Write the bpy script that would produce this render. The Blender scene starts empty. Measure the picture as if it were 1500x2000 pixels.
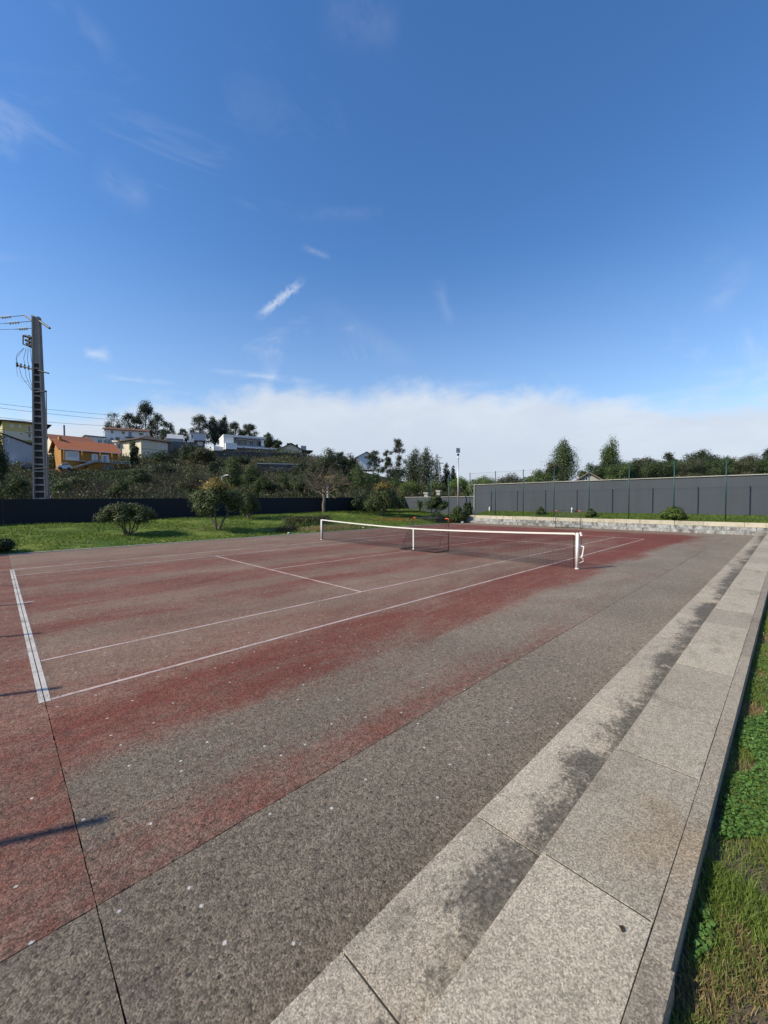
import bpy, math, random
import numpy as np
from mathutils import Vector, Matrix

S = bpy.context.scene
COL = S.collection
R = math.radians
rnd = random.Random(7)
RNG = np.random.default_rng(11)

# ------------------------------------------------------------------ camera
CAM = np.array([-.3206, -5.2803, 2.0291]); YAW = .7967; PITCH = -.0282; ROLL = -.0032; FPX = 777.1
_cy, _sy = math.cos(YAW), math.sin(YAW)
_f = np.array([_cy*math.cos(PITCH), _sy*math.cos(PITCH), math.sin(PITCH)])
_r = np.array([_sy, -_cy, 0.]); _u = np.cross(_r, _f)
_c, _s = math.cos(ROLL), math.sin(ROLL)
AX = np.array([_c*_r+_s*_u, -_s*_r+_c*_u, _f])
cd = bpy.data.cameras.new('camera'); cam = bpy.data.objects.new('camera', cd); COL.objects.link(cam)
cd.sensor_fit = 'VERTICAL'; cd.sensor_height = 24; cd.lens = 24*FPX/2000; cd.clip_start = .05; cd.clip_end = 6000
cam.matrix_world = Matrix(((AX[0][0], AX[1][0], -AX[2][0], CAM[0]), (AX[0][1], AX[1][1], -AX[2][1], CAM[1]),
                           (AX[0][2], AX[1][2], -AX[2][2], CAM[2]), (0, 0, 0, 1)))
S.camera = cam

# ------------------------------------------------------------------ light
SUN_AZ = R(180-24.5); SUN_EL = R(36.5)
to_sun = Vector((math.cos(SUN_AZ)*math.cos(SUN_EL), math.sin(SUN_AZ)*math.cos(SUN_EL), math.sin(SUN_EL)))
sl = bpy.data.lights.new('sun', 'SUN'); sl.energy = 5.0; sl.angle = R(.53); sl.color = (1, .90, .74)
so = bpy.data.objects.new('sun', sl); COL.objects.link(so)
so.rotation_euler = to_sun.to_track_quat('Z', 'Y').to_euler()
S.view_settings.view_transform = 'Standard'; S.view_settings.look = 'None'
S.view_settings.exposure = .25; S.view_settings.gamma = 1
S.cycles.max_bounces = 6; S.cycles.transparent_max_bounces = 12

class NT:
    """tiny node-tree writer"""
    def __init__(self, tree): self.t = tree; tree.nodes.clear()
    def n(self, typ, **kw):
        nd = self.t.nodes.new(typ)
        for k, v in kw.items():
            if k.startswith('i_'):
                self.set(nd.inputs[k[2:].replace('_', ' ')], v)
            elif k[0] == 'I' and k[1:].isdigit(): self.set(nd.inputs[int(k[1:])], v)
            else: setattr(nd, k, v)
        return nd
    def set(self, sock, v):
        if isinstance(v, bpy.types.NodeSocket): self.t.links.new(v, sock)
        else:
            if hasattr(sock.default_value, '__len__') and not hasattr(v, '__len__'): v = (v,)*len(sock.default_value)
            if hasattr(v, '__len__') and len(sock.default_value) == 4 and len(v) == 3: v = (*v, 1)
            sock.default_value = v
    def math(self, op, a, b=0., c=None, clamp=False):
        m = self.n('ShaderNodeMath', operation=op, use_clamp=clamp, I0=a, I1=b)
        if c is not None: self.set(m.inputs[2], c)
        return m.outputs[0]
    def mix(self, f, a, b, mode='MIX'):
        m = self.n('ShaderNodeMix', data_type='RGBA', blend_type=mode)
        self.set(m.inputs[0], f); self.set(m.inputs[6], a); self.set(m.inputs[7], b); return m.outputs[2]
    def ramp(self, f, pts, interp='LINEAR'):
        r = self.n('ShaderNodeValToRGB', I0=f); cr = r.color_ramp; cr.interpolation = interp
        while len(cr.elements) < len(pts): cr.elements.new(.5)
        for e, (p, c) in zip(cr.elements, pts):
            e.position = p; e.color = (c, c, c, 1) if not hasattr(c, '__len__') else (*c, 1)
        return r.outputs[0]
    def noise(self, vec, scale, detail=4, rough=.55, dist=0):
        nd = self.n('ShaderNodeTexNoise', i_Scale=scale, i_Detail=detail, i_Roughness=rough, i_Distortion=dist)
        if vec is not None: self.t.links.new(vec, nd.inputs['Vector'])
        return nd.outputs[0]
    def mapping(self, vec, sc=(1, 1, 1), loc=(0, 0, 0), rot=(0, 0, 0)):
        m = self.n('ShaderNodeMapping', i_Scale=sc, i_Location=loc, i_Rotation=rot); self.t.links.new(vec, m.inputs[0]); return m.outputs[0]
    def smooth(self, x, a, b):
        return self.n('ShaderNodeMapRange', interpolation_type='SMOOTHSTEP', I0=x, I1=a, I2=b, I3=0., I4=1.).outputs[0]

# ------------------------------------------------------------------ sky
W = bpy.data.worlds.new('World'); S.world = W; W.use_nodes = True
t = NT(W.node_tree)
sky = t.n('ShaderNodeTexSky', sky_type='NISHITA', sun_disc=False, sun_elevation=SUN_EL,
          sun_rotation=math.pi/2-SUN_AZ, altitude=100, air_density=1.15, dust_density=.15, ozone_density=2.2)
SKY_STRENGTH = .14
tc = t.n('ShaderNodeTexCoord').outputs['Generated']
sep = t.n('ShaderNodeSeparateXYZ', I0=tc); dx, dy, dz = sep.outputs
hyp = t.math('SQRT', t.math('ADD', t.math('MULTIPLY', dx, dx), t.math('MULTIPLY', dy, dy)))
tane = t.math('DIVIDE', dz, t.math('MAXIMUM', hyp, .02))                      # tangent of the elevation
cosb = t.math('DIVIDE', t.math('ADD', t.math('MULTIPLY', dx, math.cos(R(46))), t.math('MULTIPLY', dy, math.sin(R(46)))), t.math('MAXIMUM', hyp, .02))
deep = t.n('ShaderNodeHueSaturation', i_Hue=.508, i_Saturation=1.27, i_Value=1.08, i_Color=sky.outputs[0]).outputs[0]
# cumulus bank low over the hills
nb = t.noise(t.mapping(tc, (1, 1, 1.8)), 7, 9, .62, .3)
nb2 = t.noise(t.mapping(tc, (1, 1, 1.6), (3, 1, 0)), 2.2, 3, .5)
top = t.math('ADD', t.math('ADD', t.math('MULTIPLY', t.math('SUBTRACT', nb, .5), .17), t.math('MULTIPLY', t.math('SUBTRACT', nb2, .5), .09)),
             t.math('ADD', .185, t.math('MULTIPLY', t.smooth(cosb, .80, .985), .085)))
bank = t.math('SUBTRACT', 1., t.smooth(t.math('SUBTRACT', tane, top), -.045, .03))
bank = t.math('MULTIPLY', bank, .93)
bshade = t.noise(t.mapping(tc, (1, 1, 3.2), (1, 5, 2)), 5, 5, .55)
bcol = t.mix(t.math('MULTIPLY', t.smooth(t.math('SUBTRACT', top, tane), .0, .22), .8, None, True), (.62, .675, .75), (.47, .525, .62))
bcol = t.mix(t.math('MULTIPLY', t.smooth(bshade, .38, .66), .7), bcol, (.53, .585, .68))
# thin high wisps
nw = t.noise(t.mapping(tc, (.9, 2.6, 3.4), (.3, 0, 0), (0.3, 0.5, .5)), 2.4, 7, .62, 1.2)
nw2 = t.noise(tc, 1.3, 2, .5)
wisp = t.math('MULTIPLY', t.smooth(nw, .54, .80), t.smooth(nw2, .42, .66))
wisp = t.math('MULTIPLY', wisp, t.math('SUBTRACT', .36, t.math('MULTIPLY', dz, .3)))
veil = t.math('MULTIPLY', t.math('SUBTRACT', 1., t.smooth(tane, .10, .62)), .30)   # milky air above the bank
# short broken vapour trail and one small puff, fixed in the sky by direction
def skydir(u, v):
    d = ((u-750)/FPX)*AX[0]-((v-1000)/FPX)*AX[1]+AX[2]; return d/np.linalg.norm(d)
def streak(u0, v0, u1, v1, half, nscale, lo, hi):
    a, b = skydir(u0, v0), skydir(u1, v1); m = (a+b)/2; m /= np.linalg.norm(m)
    e = b-a; L = np.linalg.norm(e)/2; e /= np.linalg.norm(e); k = np.cross(m, e)
    dot = lambda w: t.n('ShaderNodeVectorMath', operation='DOT_PRODUCT', I0=tc, I1=tuple(w)).outputs['Value']
    al = t.math('ABSOLUTE', dot(e-m*np.dot(e, m))); ac = t.math('ABSOLUTE', dot(k))
    nn = t.noise(tc, nscale, 4, .65)
    ac = t.math('ADD', ac, t.math('MULTIPLY', t.math('SUBTRACT', nn, .5), half*2.2))
    f = t.math('MULTIPLY', t.math('SUBTRACT', 1., t.smooth(al, L*.35, L*1.1)), t.math('SUBTRACT', 1., t.smooth(ac, 0., half)))
    f = t.math('MULTIPLY', f, t.smooth(dot(m), .5, .6))
    return t.math('MULTIPLY', f, t.smooth(nn, lo, hi))
tr = t.math('MULTIPLY', streak(500, 622, 596, 545, .013, 60, .25, .62), .62)
tr2 = t.math('MULTIPLY', streak(585, 480, 650, 505, .010, 30, .3, .8), .25)
pf = t.math('MULTIPLY', streak(160, 690, 222, 694, .020, 24, .3, .75), .62)
ws1 = t.math('MULTIPLY', streak(400, 722, 630, 748, .012, 22, .3, .8), .5)
ws2 = t.math('MULTIPLY', streak(190, 735, 350, 750, .010, 22, .3, .8), .35)
for (q, hf, ns_, am) in (((-40, 215, 55, 295), .03, 14, .5), ((60, -60, 230, 110), .014, 12, .22), ((620, 10, 790, 60), .03, 10, .22), ((1380, 620, 1465, 500), .02, 12, .34), ((850, 540, 885, 640), .016, 12, .22),
                        ((180, 330, 300, 400), .025, 12, .26), ((560, 420, 760, 415), .012, 14, .14), ((600, 590, 820, 720), .03, 9, .2), ((1330, 740, 1490, 720), .012, 14, .3), ((820, 745, 1010, 755), .012, 16, .35)):
    tr2 = t.math('ADD', tr2, t.math('MULTIPLY', streak(*q, hf*1.6, ns_, .3, .8), am*.6))
tot = t.math('ADD', t.math('ADD', tr, tr2), t.math('ADD', t.math('ADD', pf, wisp), t.math('ADD', ws1, ws2)), None, True)
skyc = t.n('ShaderNodeVectorMath', operation='SCALE', I0=deep); skyc.inputs['Scale'].default_value = SKY_STRENGTH
c1 = t.mix(t.math('MAXIMUM', veil, 0.), skyc.outputs[0], (.40, .52, .74))
c2 = t.mix(tot, c1, (.72, .76, .82))
c3 = t.mix(bank, c2, bcol)
bg = t.n('ShaderNodeBackground', i_Color=c3, i_Strength=1.0)
t.t.links.new(bg.outputs[0], t.n('ShaderNodeOutputWorld').inputs[0])

# ------------------------------------------------------------------ pixel measuring
def P(u, v, d):                                       # point seen at photo pixel (u, v) at forward distance d
    return CAM+(((u-750)/FPX)*AX[0]-((v-1000)/FPX)*AX[1]+AX[2])*d
FW = np.array([_cy, _sy]); RT = np.array([_sy, -_cy])

# ------------------------------------------------------------------ materials
MATS = {}
def mat(name, build):
    m = bpy.data.materials.new(name); m.use_nodes = True; tt = NT(m.node_tree)
    out = tt.n('ShaderNodeOutputMaterial'); sh = build(tt); tt.t.links.new(sh, out.inputs[0]); MATS[name] = m; return m
def bsdf(tt, col, rough=.8, bump=None, bs=.3, bd=.02, metal=0., spec=.5):
    b = tt.n('ShaderNodeBsdfPrincipled', i_Base_Color=col, i_Roughness=rough, i_Metallic=metal)
    b.inputs['Specular IOR Level'].default_value = spec
    if bump is not None:
        bn = tt.n('ShaderNodeBump', i_Strength=bs, i_Distance=bd, i_Height=bump); tt.t.links.new(bn.outputs[0], b.inputs['Normal'])
    return b.outputs[0]
def pos(tt): return tt.n('ShaderNodeNewGeometry').outputs['Position']
def simple(name, col, rough=.7, var=.25, scale=3., metal=0., spec=.4, bump=0.):
    def f(tt):
        p = tt.n('ShaderNodeTexCoord').outputs['Object']; nz = tt.noise(p, scale, 5, .6)
        oi = tt.n('ShaderNodeObjectInfo').outputs['Random']
        k = tt.math('ADD', 1-var*.75, tt.math('ADD', tt.math('MULTIPLY', nz, var), tt.math('MULTIPLY', oi, var*.5)))
        c = tt.mix(1., col, tt.n('ShaderNodeCombineColor', I0=k, I1=k, I2=k).outputs[0], 'MULTIPLY')
        return bsdf(tt, c, rough, tt.noise(p, scale*12, 4) if bump else None, bump, .02, metal, spec)
    return mat(name, f)
def leafm(name, ca, cb, trans=.35, rough=.55):
    def f(tt):
        ri = tt.n('ShaderNodeNewGeometry').outputs['Random Per Island']; oi = tt.n('ShaderNodeObjectInfo').outputs['Random']
        c = tt.mix(ri, ca, cb)
        k = tt.math('ADD', .8, tt.math('MULTIPLY', oi, .4)); c = tt.mix(1., c, tt.n('ShaderNodeCombineColor', I0=k, I1=k, I2=k).outputs[0], 'MULTIPLY')
        b = bsdf(tt, c, rough, spec=.3); tl = tt.n('ShaderNodeBsdfTranslucent', i_Color=c)
        return tt.n('ShaderNodeMixShader', I0=trans, I1=b, I2=tl.outputs[0]).outputs[0]
    return mat(name, f)

def court_mat(tt):
    p = pos(tt); sp = tt.n('ShaderNodeSeparateXYZ', I0=p); x, y = sp.outputs[0], sp.outputs[1]
    wob = tt.noise(tt.mapping(p, (.22, .8, 1)), 1.1, 5, .6)
    wob2 = tt.noise(tt.mapping(p, (.5, .9, 1), (7, 3, 0)), .55, 3, .5)
    yy = tt.math('ADD', y, tt.math('ADD', tt.math('MULTIPLY', tt.math('SUBTRACT', wob, .5), 1.0), tt.math('MULTIPLY', tt.math('SUBTRACT', wob2, .5), .8)))
    yn = tt.math('DIVIDE', tt.math('ADD', yy, 5.), 22.)
    prof = [(-4.9, .22), (-3.2, .5), (-2.65, .40), (-2.3, .22), (-1.95, .12), (-1.55, .34), (-1.15, .68), (-.5, .76), (-.1, .56), (.4, .38), (1.2, .25), (2., .22),
            (2.6, .46), (3.2, .55), (3.8, .3), (4.6, .55), (5.6, .62), (6.6, .34), (8.4, .58), (9.4, .42), (11., .32), (12.6, .25), (15.6, .1)]
    def rampc(v, pts):
        fc = tt.n('ShaderNodeFloatCurve', I1=v); cu = fc.mapping.curves[0]
        while len(cu.points) < len(pts): cu.points.new(.5, .5)
        for q, (a, b) in zip(cu.points, pts): q.location = ((a+5)/22, b); q.handle_type = 'AUTO'
        fc.mapping.update(); return fc.outputs[0]
    red = rampc(yn, prof)
    red = tt.math('MULTIPLY', red, tt.math('SUBTRACT', 1., tt.math('MULTIPLY', tt.math('MULTIPLY', tt.smooth(x, 4., 9.), tt.math('SUBTRACT', 1., tt.smooth(y, -2.2, -1.7))), .6)))
    # near the far end the red coat reaches out to the edge strip
    fe = tt.math('MULTIPLY', tt.smooth(tt.math('ADD', x, tt.math('MULTIPLY', wob2, 3.)), 20.5, 25.5), tt.smooth(y, -2.7, -1.9))
    red = tt.math('ADD', red, tt.math('MULTIPLY', fe, .34))
    red = tt.math('ADD', red, tt.math('MULTIPLY', tt.math('MULTIPLY', tt.smooth(x, 13., 16.), tt.smooth(y, -1.5, -.9)), .2))
    red = tt.math('MULTIPLY', red, tt.math('SUBTRACT', 1., tt.smooth(tt.math('ADD', x, wob), 27.9, 29.0)))
    beh = tt.math('SUBTRACT', 1., tt.smooth(x, -.012, .012))
    red = tt.math('ADD', tt.math('MULTIPLY', red, tt.math('SUBTRACT', 1., beh)), tt.math('MULTIPLY', beh, .54))
    st = tt.noise(tt.mapping(p, (.4, 1.3, 1), (2, 9, 0)), 1.1, 10, .72, .6)
    fine = tt.noise(p, 7, 6, .7)
    red = tt.math('ADD', red, tt.math('ADD', tt.math('MULTIPLY', tt.math('SUBTRACT', st, .5), 1.5), tt.math('MULTIPLY', tt.math('SUBTRACT', fine, .5), .8)))
    red = tt.smooth(red, .0, .98)
    edge = tt.smooth(tt.math('ADD', y, tt.math('MULTIPLY', tt.math('SUBTRACT', fine, .5), .04)), -2.90, -2.86)
    rust = tt.math('MULTIPLY', tt.smooth(tt.noise(p, 1.7, 4, .6), .58, .75), .10)
    red = tt.math('MAXIMUM', tt.math('MULTIPLY', red, edge), rust)
    grey = tt.mix(tt.noise(p, .8, 5, .6), (.150, .123, .090), (.235, .195, .146))
    gk = tt.math('ADD', .72, tt.math('MULTIPLY', tt.smooth(tt.math('ADD', x, tt.math('MULTIPLY', wob2, 2.)), .5, 9.), .3)); grey = tt.mix(1., grey, tt.n('ShaderNodeCombineColor', I0=gk, I1=gk, I2=gk).outputs[0], 'MULTIPLY')
    inner = tt.mix(tt.noise(p, .7, 4), (.155, .104, .074), (.222, .160, .116))
    base = tt.mix(tt.math('MULTIPLY', edge, tt.smooth(yy, -1.9, -.6)), grey, inner)
    redc = tt.mix(tt.noise(p, 1.4, 5, .7), (.128, .031, .021), (.165, .056, .038))
    c = tt.mix(red, base, redc)
    big = tt.noise(tt.mapping(p, (.7, 1., 1), (11, 4, 0)), .55, 6, .62, .5); bk = tt.math('ADD', .62, tt.math('MULTIPLY', big, .76))
    c = tt.mix(1., c, tt.n('ShaderNodeCombineColor', I0=bk, I1=bk, I2=bk).outputs[0], 'MULTIPLY')
    scuff = tt.smooth(tt.noise(tt.mapping(p, (.5, 2.2, 1), (5, 2, 0), (0, 0, .12)), 1.6, 8, .75, .3), .56, .72)
    c = tt.mix(tt.math('MULTIPLY', scuff, .45), c, (.21, .18, .145))
    # exposed aggregate
    v1 = tt.n('ShaderNodeTexVoronoi', i_Scale=105., i_Randomness=1.); tt.t.links.new(p, v1.inputs['Vector'])
    stone = tt.n('ShaderNodeSeparateColor', I0=v1.outputs['Color']).outputs[0]
    ag = tt.noise(p, 95, 6, .8)
    k = tt.math('MULTIPLY', tt.math('ADD', .55, tt.math('MULTIPLY', stone, .9)), tt.math('ADD', .15, tt.math('MULTIPLY', ag, 1.7)))
    v4 = tt.n('ShaderNodeTexVoronoi', i_Scale=42.); tt.t.links.new(p, v4.inputs['Vector'])
    k = tt.math('MULTIPLY', k, tt.math('ADD', .78, tt.math('MULTIPLY', tt.n('ShaderNodeSeparateColor', I0=v4.outputs['Color']).outputs[2], .44)))
    mid = tt.noise(p, 16, 5, .7); k = tt.math('MULTIPLY', k, tt.math('ADD', .68, tt.math('MULTIPLY', mid, .64)))
    c = tt.mix(1., c, tt.n('ShaderNodeCombineColor', I0=k, I1=k, I2=k).outputs[0], 'MULTIPLY')
    # dark pits and pale droppings
    v2 = tt.n('ShaderNodeTexVoronoi', voronoi_dimensions='2D', i_Scale=9.5); tt.t.links.new(p, v2.inputs['Vector'])
    pit = tt.math('MULTIPLY', tt.math('SUBTRACT', 1., tt.smooth(tt.math('ADD', v2.outputs['Distance'], tt.math('MULTIPLY', tt.math('SUBTRACT', ag, .5), .12)), .05, .12)), tt.smooth(tt.n('ShaderNodeSeparateColor', I0=v2.outputs['Color']).outputs[1], .55, .6))
    c = tt.mix(tt.math('MULTIPLY', pit, .85), c, (.03, .027, .025))
    v3 = tt.n('ShaderNodeTexVoronoi', voronoi_dimensions='2D', i_Scale=3.4); tt.t.links.new(tt.mapping(p, (1, 1, 1), (4.3, 1.7, 0)), v3.inputs['Vector'])
    dr = tt.math('MULTIPLY', tt.math('SUBTRACT', 1., tt.smooth(tt.math('ADD', v3.outputs['Distance'], tt.math('MULTIPLY', tt.math('SUBTRACT', mid, .5), .05)), .020, .046)), tt.smooth(tt.n('ShaderNodeSeparateColor', I0=v3.outputs['Color']).outputs[0], .62, .65))
    c = tt.mix(tt.math('MULTIPLY', dr, .8), c, (.55, .53, .50))
    h = tt.math('ADD', tt.math('MULTIPLY', v1.outputs['Distance'], -1.), ag)
    return bsdf(tt, c, .9, h, .55, .006, spec=.25)
mat('court', court_mat)

def paint_mat(col, lo, hi):
    def f(tt):
        p = pos(tt); n1 = tt.noise(p, 60, 6, .75); n2 = tt.noise(p, 2.2, 5, .6)
        k = tt.smooth(tt.math('ADD', n1, tt.math('MULTIPLY', tt.math('SUBTRACT', n2, .5), .7)), lo, hi)
        b = bsdf(tt, tt.mix(n2, [q*.82 for q in col], col), .75, n1, .3, .004)
        return tt.n('ShaderNodeMixShader', I0=k, I1=tt.n('ShaderNodeBsdfTransparent').outputs[0], I2=b).outputs[0]
    return f
mat('line_pink', paint_mat((.50, .38, .33), .32, .50))
mat('line_grey', paint_mat((.52, .49, .44), .30, .50))

def granite(name, a, b, stain, lich):
    def f(tt):
        p = pos(tt); oi = tt.n('ShaderNodeObjectInfo').outputs['Random']
        sp = tt.n('ShaderNodeSeparateXYZ', I0=p); y = sp.outputs[1]
        c = tt.mix(tt.noise(p, 2.6, 6, .65), a, b)
        g = tt.noise(p, 130, 4, .8); v = tt.n('ShaderNodeTexVoronoi', i_Scale=170.); tt.t.links.new(p, v.inputs['Vector'])
        st = tt.n('ShaderNodeSeparateColor', I0=v.outputs['Color']).outputs[0]
        m2 = tt.noise(p, 28, 5, .7)
        k = tt.math('MULTIPLY', tt.math('ADD', .0, tt.math('MULTIPLY', g, 2.0)), tt.math('ADD', .60, tt.math('MULTIPLY', st, .8)))
        k = tt.math('MULTIPLY', k, tt.math('ADD', .55, tt.math('MULTIPLY', m2, .9)))
        k = tt.math('MULTIPLY', k, tt.math('ADD', .90, tt.math('MULTIPLY', oi, .28)))
        gr = tt.smooth(tt.noise(tt.mapping(p, (1, 1.6, 1), (3, 3, 0)), 1.9, 8, .7, .4), .50, .72); c = tt.mix(tt.math('MULTIPLY', gr, .62), c, (.135, .115, .078))
        # rusty and mossy tints
        c = tt.mix(tt.math('MULTIPLY', tt.smooth(tt.noise(p, 1.1, 4, .6), .55, .75), .45), c, (.27, .19, .105))
        c = tt.mix(1., c, tt.n('ShaderNodeCombineColor', I0=k, I1=k, I2=k).outputs[0], 'MULTIPLY')
        if stain:
            n = tt.noise(tt.mapping(p, (1.1, 1.6, 1), (0, 0, 0), (0, 0, .5)), 2.4, 7, .66, .3); fn = tt.noise(p, 34, 6, .8)
            band = tt.math('MULTIPLY', tt.smooth(y, -4.05, -4.48), tt.math('ADD', .7, tt.math('MULTIPLY', tt.smooth(tt.noise(tt.mapping(p, (1, .05, .05), (2.3, 0, 0)), 1.5, 2, .5), .35, .6), .65))) if stain == 1 else tt.math('MULTIPLY', tt.noise(p, .5, 2), 1.0)
            s = tt.smooth(tt.math('ADD', tt.math('ADD', tt.math('MULTIPLY', band, .36), n), tt.math('MULTIPLY', tt.math('SUBTRACT', fn, .5), .9)), .55, .82)
            c = tt.mix(tt.math('MULTIPLY', s, .9), c, tt.mix(tt.smooth(tt.noise(p, 48, 5, .8), .38, .66), (.035, .032, .026), (.15, .135, .108)))
        if lich:
            n = tt.noise(p, 7.5, 8, .78, .4); s = tt.smooth(n, .58, .64)
            c = tt.mix(tt.math('MULTIPLY', s, .7), c, (.42, .38, .30))
        h = tt.math('ADD', g, tt.math('MULTIPLY', m2, .8))
        return bsdf(tt, c, .85, h, .5, .006, spec=.3)
    mat(name, f)
granite('step_granite', (.275, .238, .178), (.41, .355, .272), 1, True)
granite('slab_granite', (.285, .244, .178), (.38, .33, .248), 0, False)
granite('kerb_granite', (.225, .19, .138), (.30, .255, .19), 0, False)
granite('far_granite', (.24, .245, .235), (.42, .43, .42), 2, True)
granite('cream_granite', (.36, .325, .24), (.46, .42, .325), 0, False)
simple('joint_dirt', (.045, .04, .032), .95, .3, 20)
simple('soil', (.10, .075, .05), .95, .5, 6, bump=.4)
def terrain_mat(tt):
    p = pos(tt); a = tt.noise(p, .12, 6, .6); b = tt.noise(p, 1.2, 6, .7)
    c = tt.mix(tt.smooth(a, .4, .62), (.036, .042, .018), (.06, .05, .03)); c = tt.mix(tt.math('MULTIPLY', b, .5), c, (.03, .035, .015))
    return bsdf(tt, c, .95, b, .8, .3, spec=.1)
mat('terrain', terrain_mat)
def lawn_mat(tt):
    p = pos(tt); a = tt.noise(p, .45, 6, .62); b = tt.noise(p, 6, 6, .7); d = tt.noise(p, .16, 3, .5)
    c = tt.mix(tt.smooth(a, .38, .62), (.055, .10, .014), (.14, .18, .03)); c = tt.mix(tt.math('MULTIPLY', tt.smooth(d, .55, .7), .5), c, (.20, .17, .06))
    k = tt.math('ADD', .45, tt.math('MULTIPLY', b, 1.1)); c = tt.mix(1., c, tt.n('ShaderNodeCombineColor', I0=k, I1=k, I2=k).outputs[0], 'MULTIPLY')
    return bsdf(tt, c, .9, b, .9, .12, spec=.15)
mat('lawn', lawn_mat)
leafm('grass_blade', (.10, .16, .025), (.23, .29, .06), .4)
leafm('grass_dry', (.26, .20, .08), (.36, .29, .13), .3)
leafm('clover', (.09, .20, .035), (.18, .32, .075), .35, .5)
leafm('lawn_blade', (.06, .115, .015), (.18, .24, .04), .4)
leafm('leaf_dark', (.022, .036, .016), (.056, .076, .03), .3)
leafm('leaf_euc', (.034, .05, .032), (.078, .098, .058), .3)
leafm('leaf_mid', (.032, .058, .016), (.085, .115, .034), .3)
leafm('leaf_bright', (.065, .11, .022), (.14, .19, .05), .4)
leafm('leaf_olive', (.05, .06, .024), (.095, .096, .042), .3)
leafm('leaf_shrub', (.035, .058, .018), (.13, .155, .055), .25, .6)
leafm('leaf_gold', (.32, .20, .03), (.50, .33, .06), .3)
leafm('leaf_hedge', (.03, .028, .016), (.075, .055, .03), .2)
leafm('leaf_orange', (.22, .10, .03), (.34, .20, .05), .2)
leafm('leaf_pale', (.20, .20, .10), (.36, .35, .22), .3)
leafm('twig', (.12, .092, .055), (.22, .172, .11), 0., .9)
leafm('brush_twig', (.045, .038, .026), (.11, .088, .06), 0., .9)
simple('bark', (.13, .10, .075), .9, .5, 4, bump=.5)
simple('bark_mid', (.15, .12, .09), .9, .4, 4, bump=.4)
simple('bark_pale', (.30, .26, .21), .9, .4, 4, bump=.4)
simple('concrete', (.30, .29, .265), .9, .35, 2, bump=.3)
simple('concrete_dark', (.13, .125, .12), .9, .3, 2)
simple('steel_dark', (.03, .032, .035), .5, .2, 5, .3)
simple('galv', (.42, .44, .45), .45, .2, 5, .6)
simple('ceramic', (.75, .74, .70), .25, .1, 5)
simple('cable', (.03, .03, .032), .6, .1)
simple('white_paint', (.68, .67, .63), .45, .2, 6)
simple('white_tape', (.64, .62, .56), .8, .12, 6)
simple('net_cord', (.012, .012, .013), .9, .2)
simple('goal_black', (.018, .018, .02), .5, .2)
simple('goal_orange', (.62, .10, .025), .45, .15)
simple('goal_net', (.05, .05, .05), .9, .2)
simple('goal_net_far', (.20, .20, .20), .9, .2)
simple('post_green', (.012, .055, .045), .45, .25, 3)
simple('wire_green', (.03, .07, .06), .5, .2)
simple('post_navy', (.012, .018, .026), .5, .2)
def wall_paint(a, b):
    def f(tt):
        p = pos(tt); s = tt.noise(tt.mapping(p, (1, 1, .22)), 1.6, 7, .65); l = tt.noise(p, .25, 3, .5); g = tt.noise(p, 30, 4, .7)
        c = tt.mix(tt.math('ADD', tt.math('MULTIPLY', s, .6), tt.math('MULTIPLY', l, .4)), a, b)
        return bsdf(tt, c, .85, g, .3, .01, spec=.3)
    return f
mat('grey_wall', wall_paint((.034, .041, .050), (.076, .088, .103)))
mat('shade_dark_wall', wall_paint((.010, .012, .017), (.020, .023, .028)))  # darker copy of the grey wall, its shade put into the colour
simple('coping', (.58, .57, .52), .85, .3, 3)
simple('coping_dull', (.34, .33, .29), .9, .4, 3)
simple('render_yellow', (.52, .43, .17), .85, .15, 1.)
simple('render_ochre', (.35, .17, .036), .85, .15, 1.)
simple('render_white', (.68, .68, .66), .85, .12, 1.)
simple('render_cream', (.60, .54, .40), .85, .15, 1.)
simple('render_grey', (.36, .38, .40), .85, .3, .7)
simple('render_bluegrey', (.40, .43, .48), .85, .15, 1.)
def tiles(name, a, b):
    def f(tt):
        p = tt.n('ShaderNodeTexCoord').outputs['Object']
        wv = tt.n('ShaderNodeTexWave', wave_type='BANDS', bands_direction='X', i_Scale=1.3, i_Distortion=.6); tt.t.links.new(p, wv.inputs['Vector'])
        wy = tt.n('ShaderNodeTexWave', wave_type='BANDS', bands_direction='Z', i_Scale=1.6, i_Distortion=.8); tt.t.links.new(p, wy.inputs['Vector'])
        n = tt.noise(p, .9, 6, .65); n2 = tt.noise(p, 5, 4, .7)
        c = tt.mix(n, a, b); k = tt.math('ADD', .66, tt.math('ADD', tt.math('MULTIPLY', wv.outputs[1], .22), tt.math('ADD', tt.math('MULTIPLY', wy.outputs[1], .12), tt.math('MULTIPLY', n2, .3))))
        c = tt.mix(1., c, tt.n('ShaderNodeCombineColor', I0=k, I1=k, I2=k).outputs[0], 'MULTIPLY')
        return bsdf(tt, c, .85, wv.outputs[1], .6, .08, spec=.2)
    mat(name, f)
tiles('tile_orange', (.33, .105, .045), (.45, .17, .08)); tiles('tile_brown', (.13, .065, .042), (.20, .10, .065)); tiles('tile_dark', (.06, .048, .042), (.10, .078, .066))
tiles('tile_red', (.22, .085, .05), (.30, .13, .08))
simple('glass', (.02, .026, .035), .12, .2, 2, spec=.8)
simple('glass_blue', (.07, .12, .20), .15, .2, 2, spec=.8)
simple('shutter', (.50, .52, .54), .6, .15, 2)
simple('frame_white', (.70, .70, .68), .5, .1)
simple('door_grey', (.22, .20, .18), .7, .2)
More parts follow.
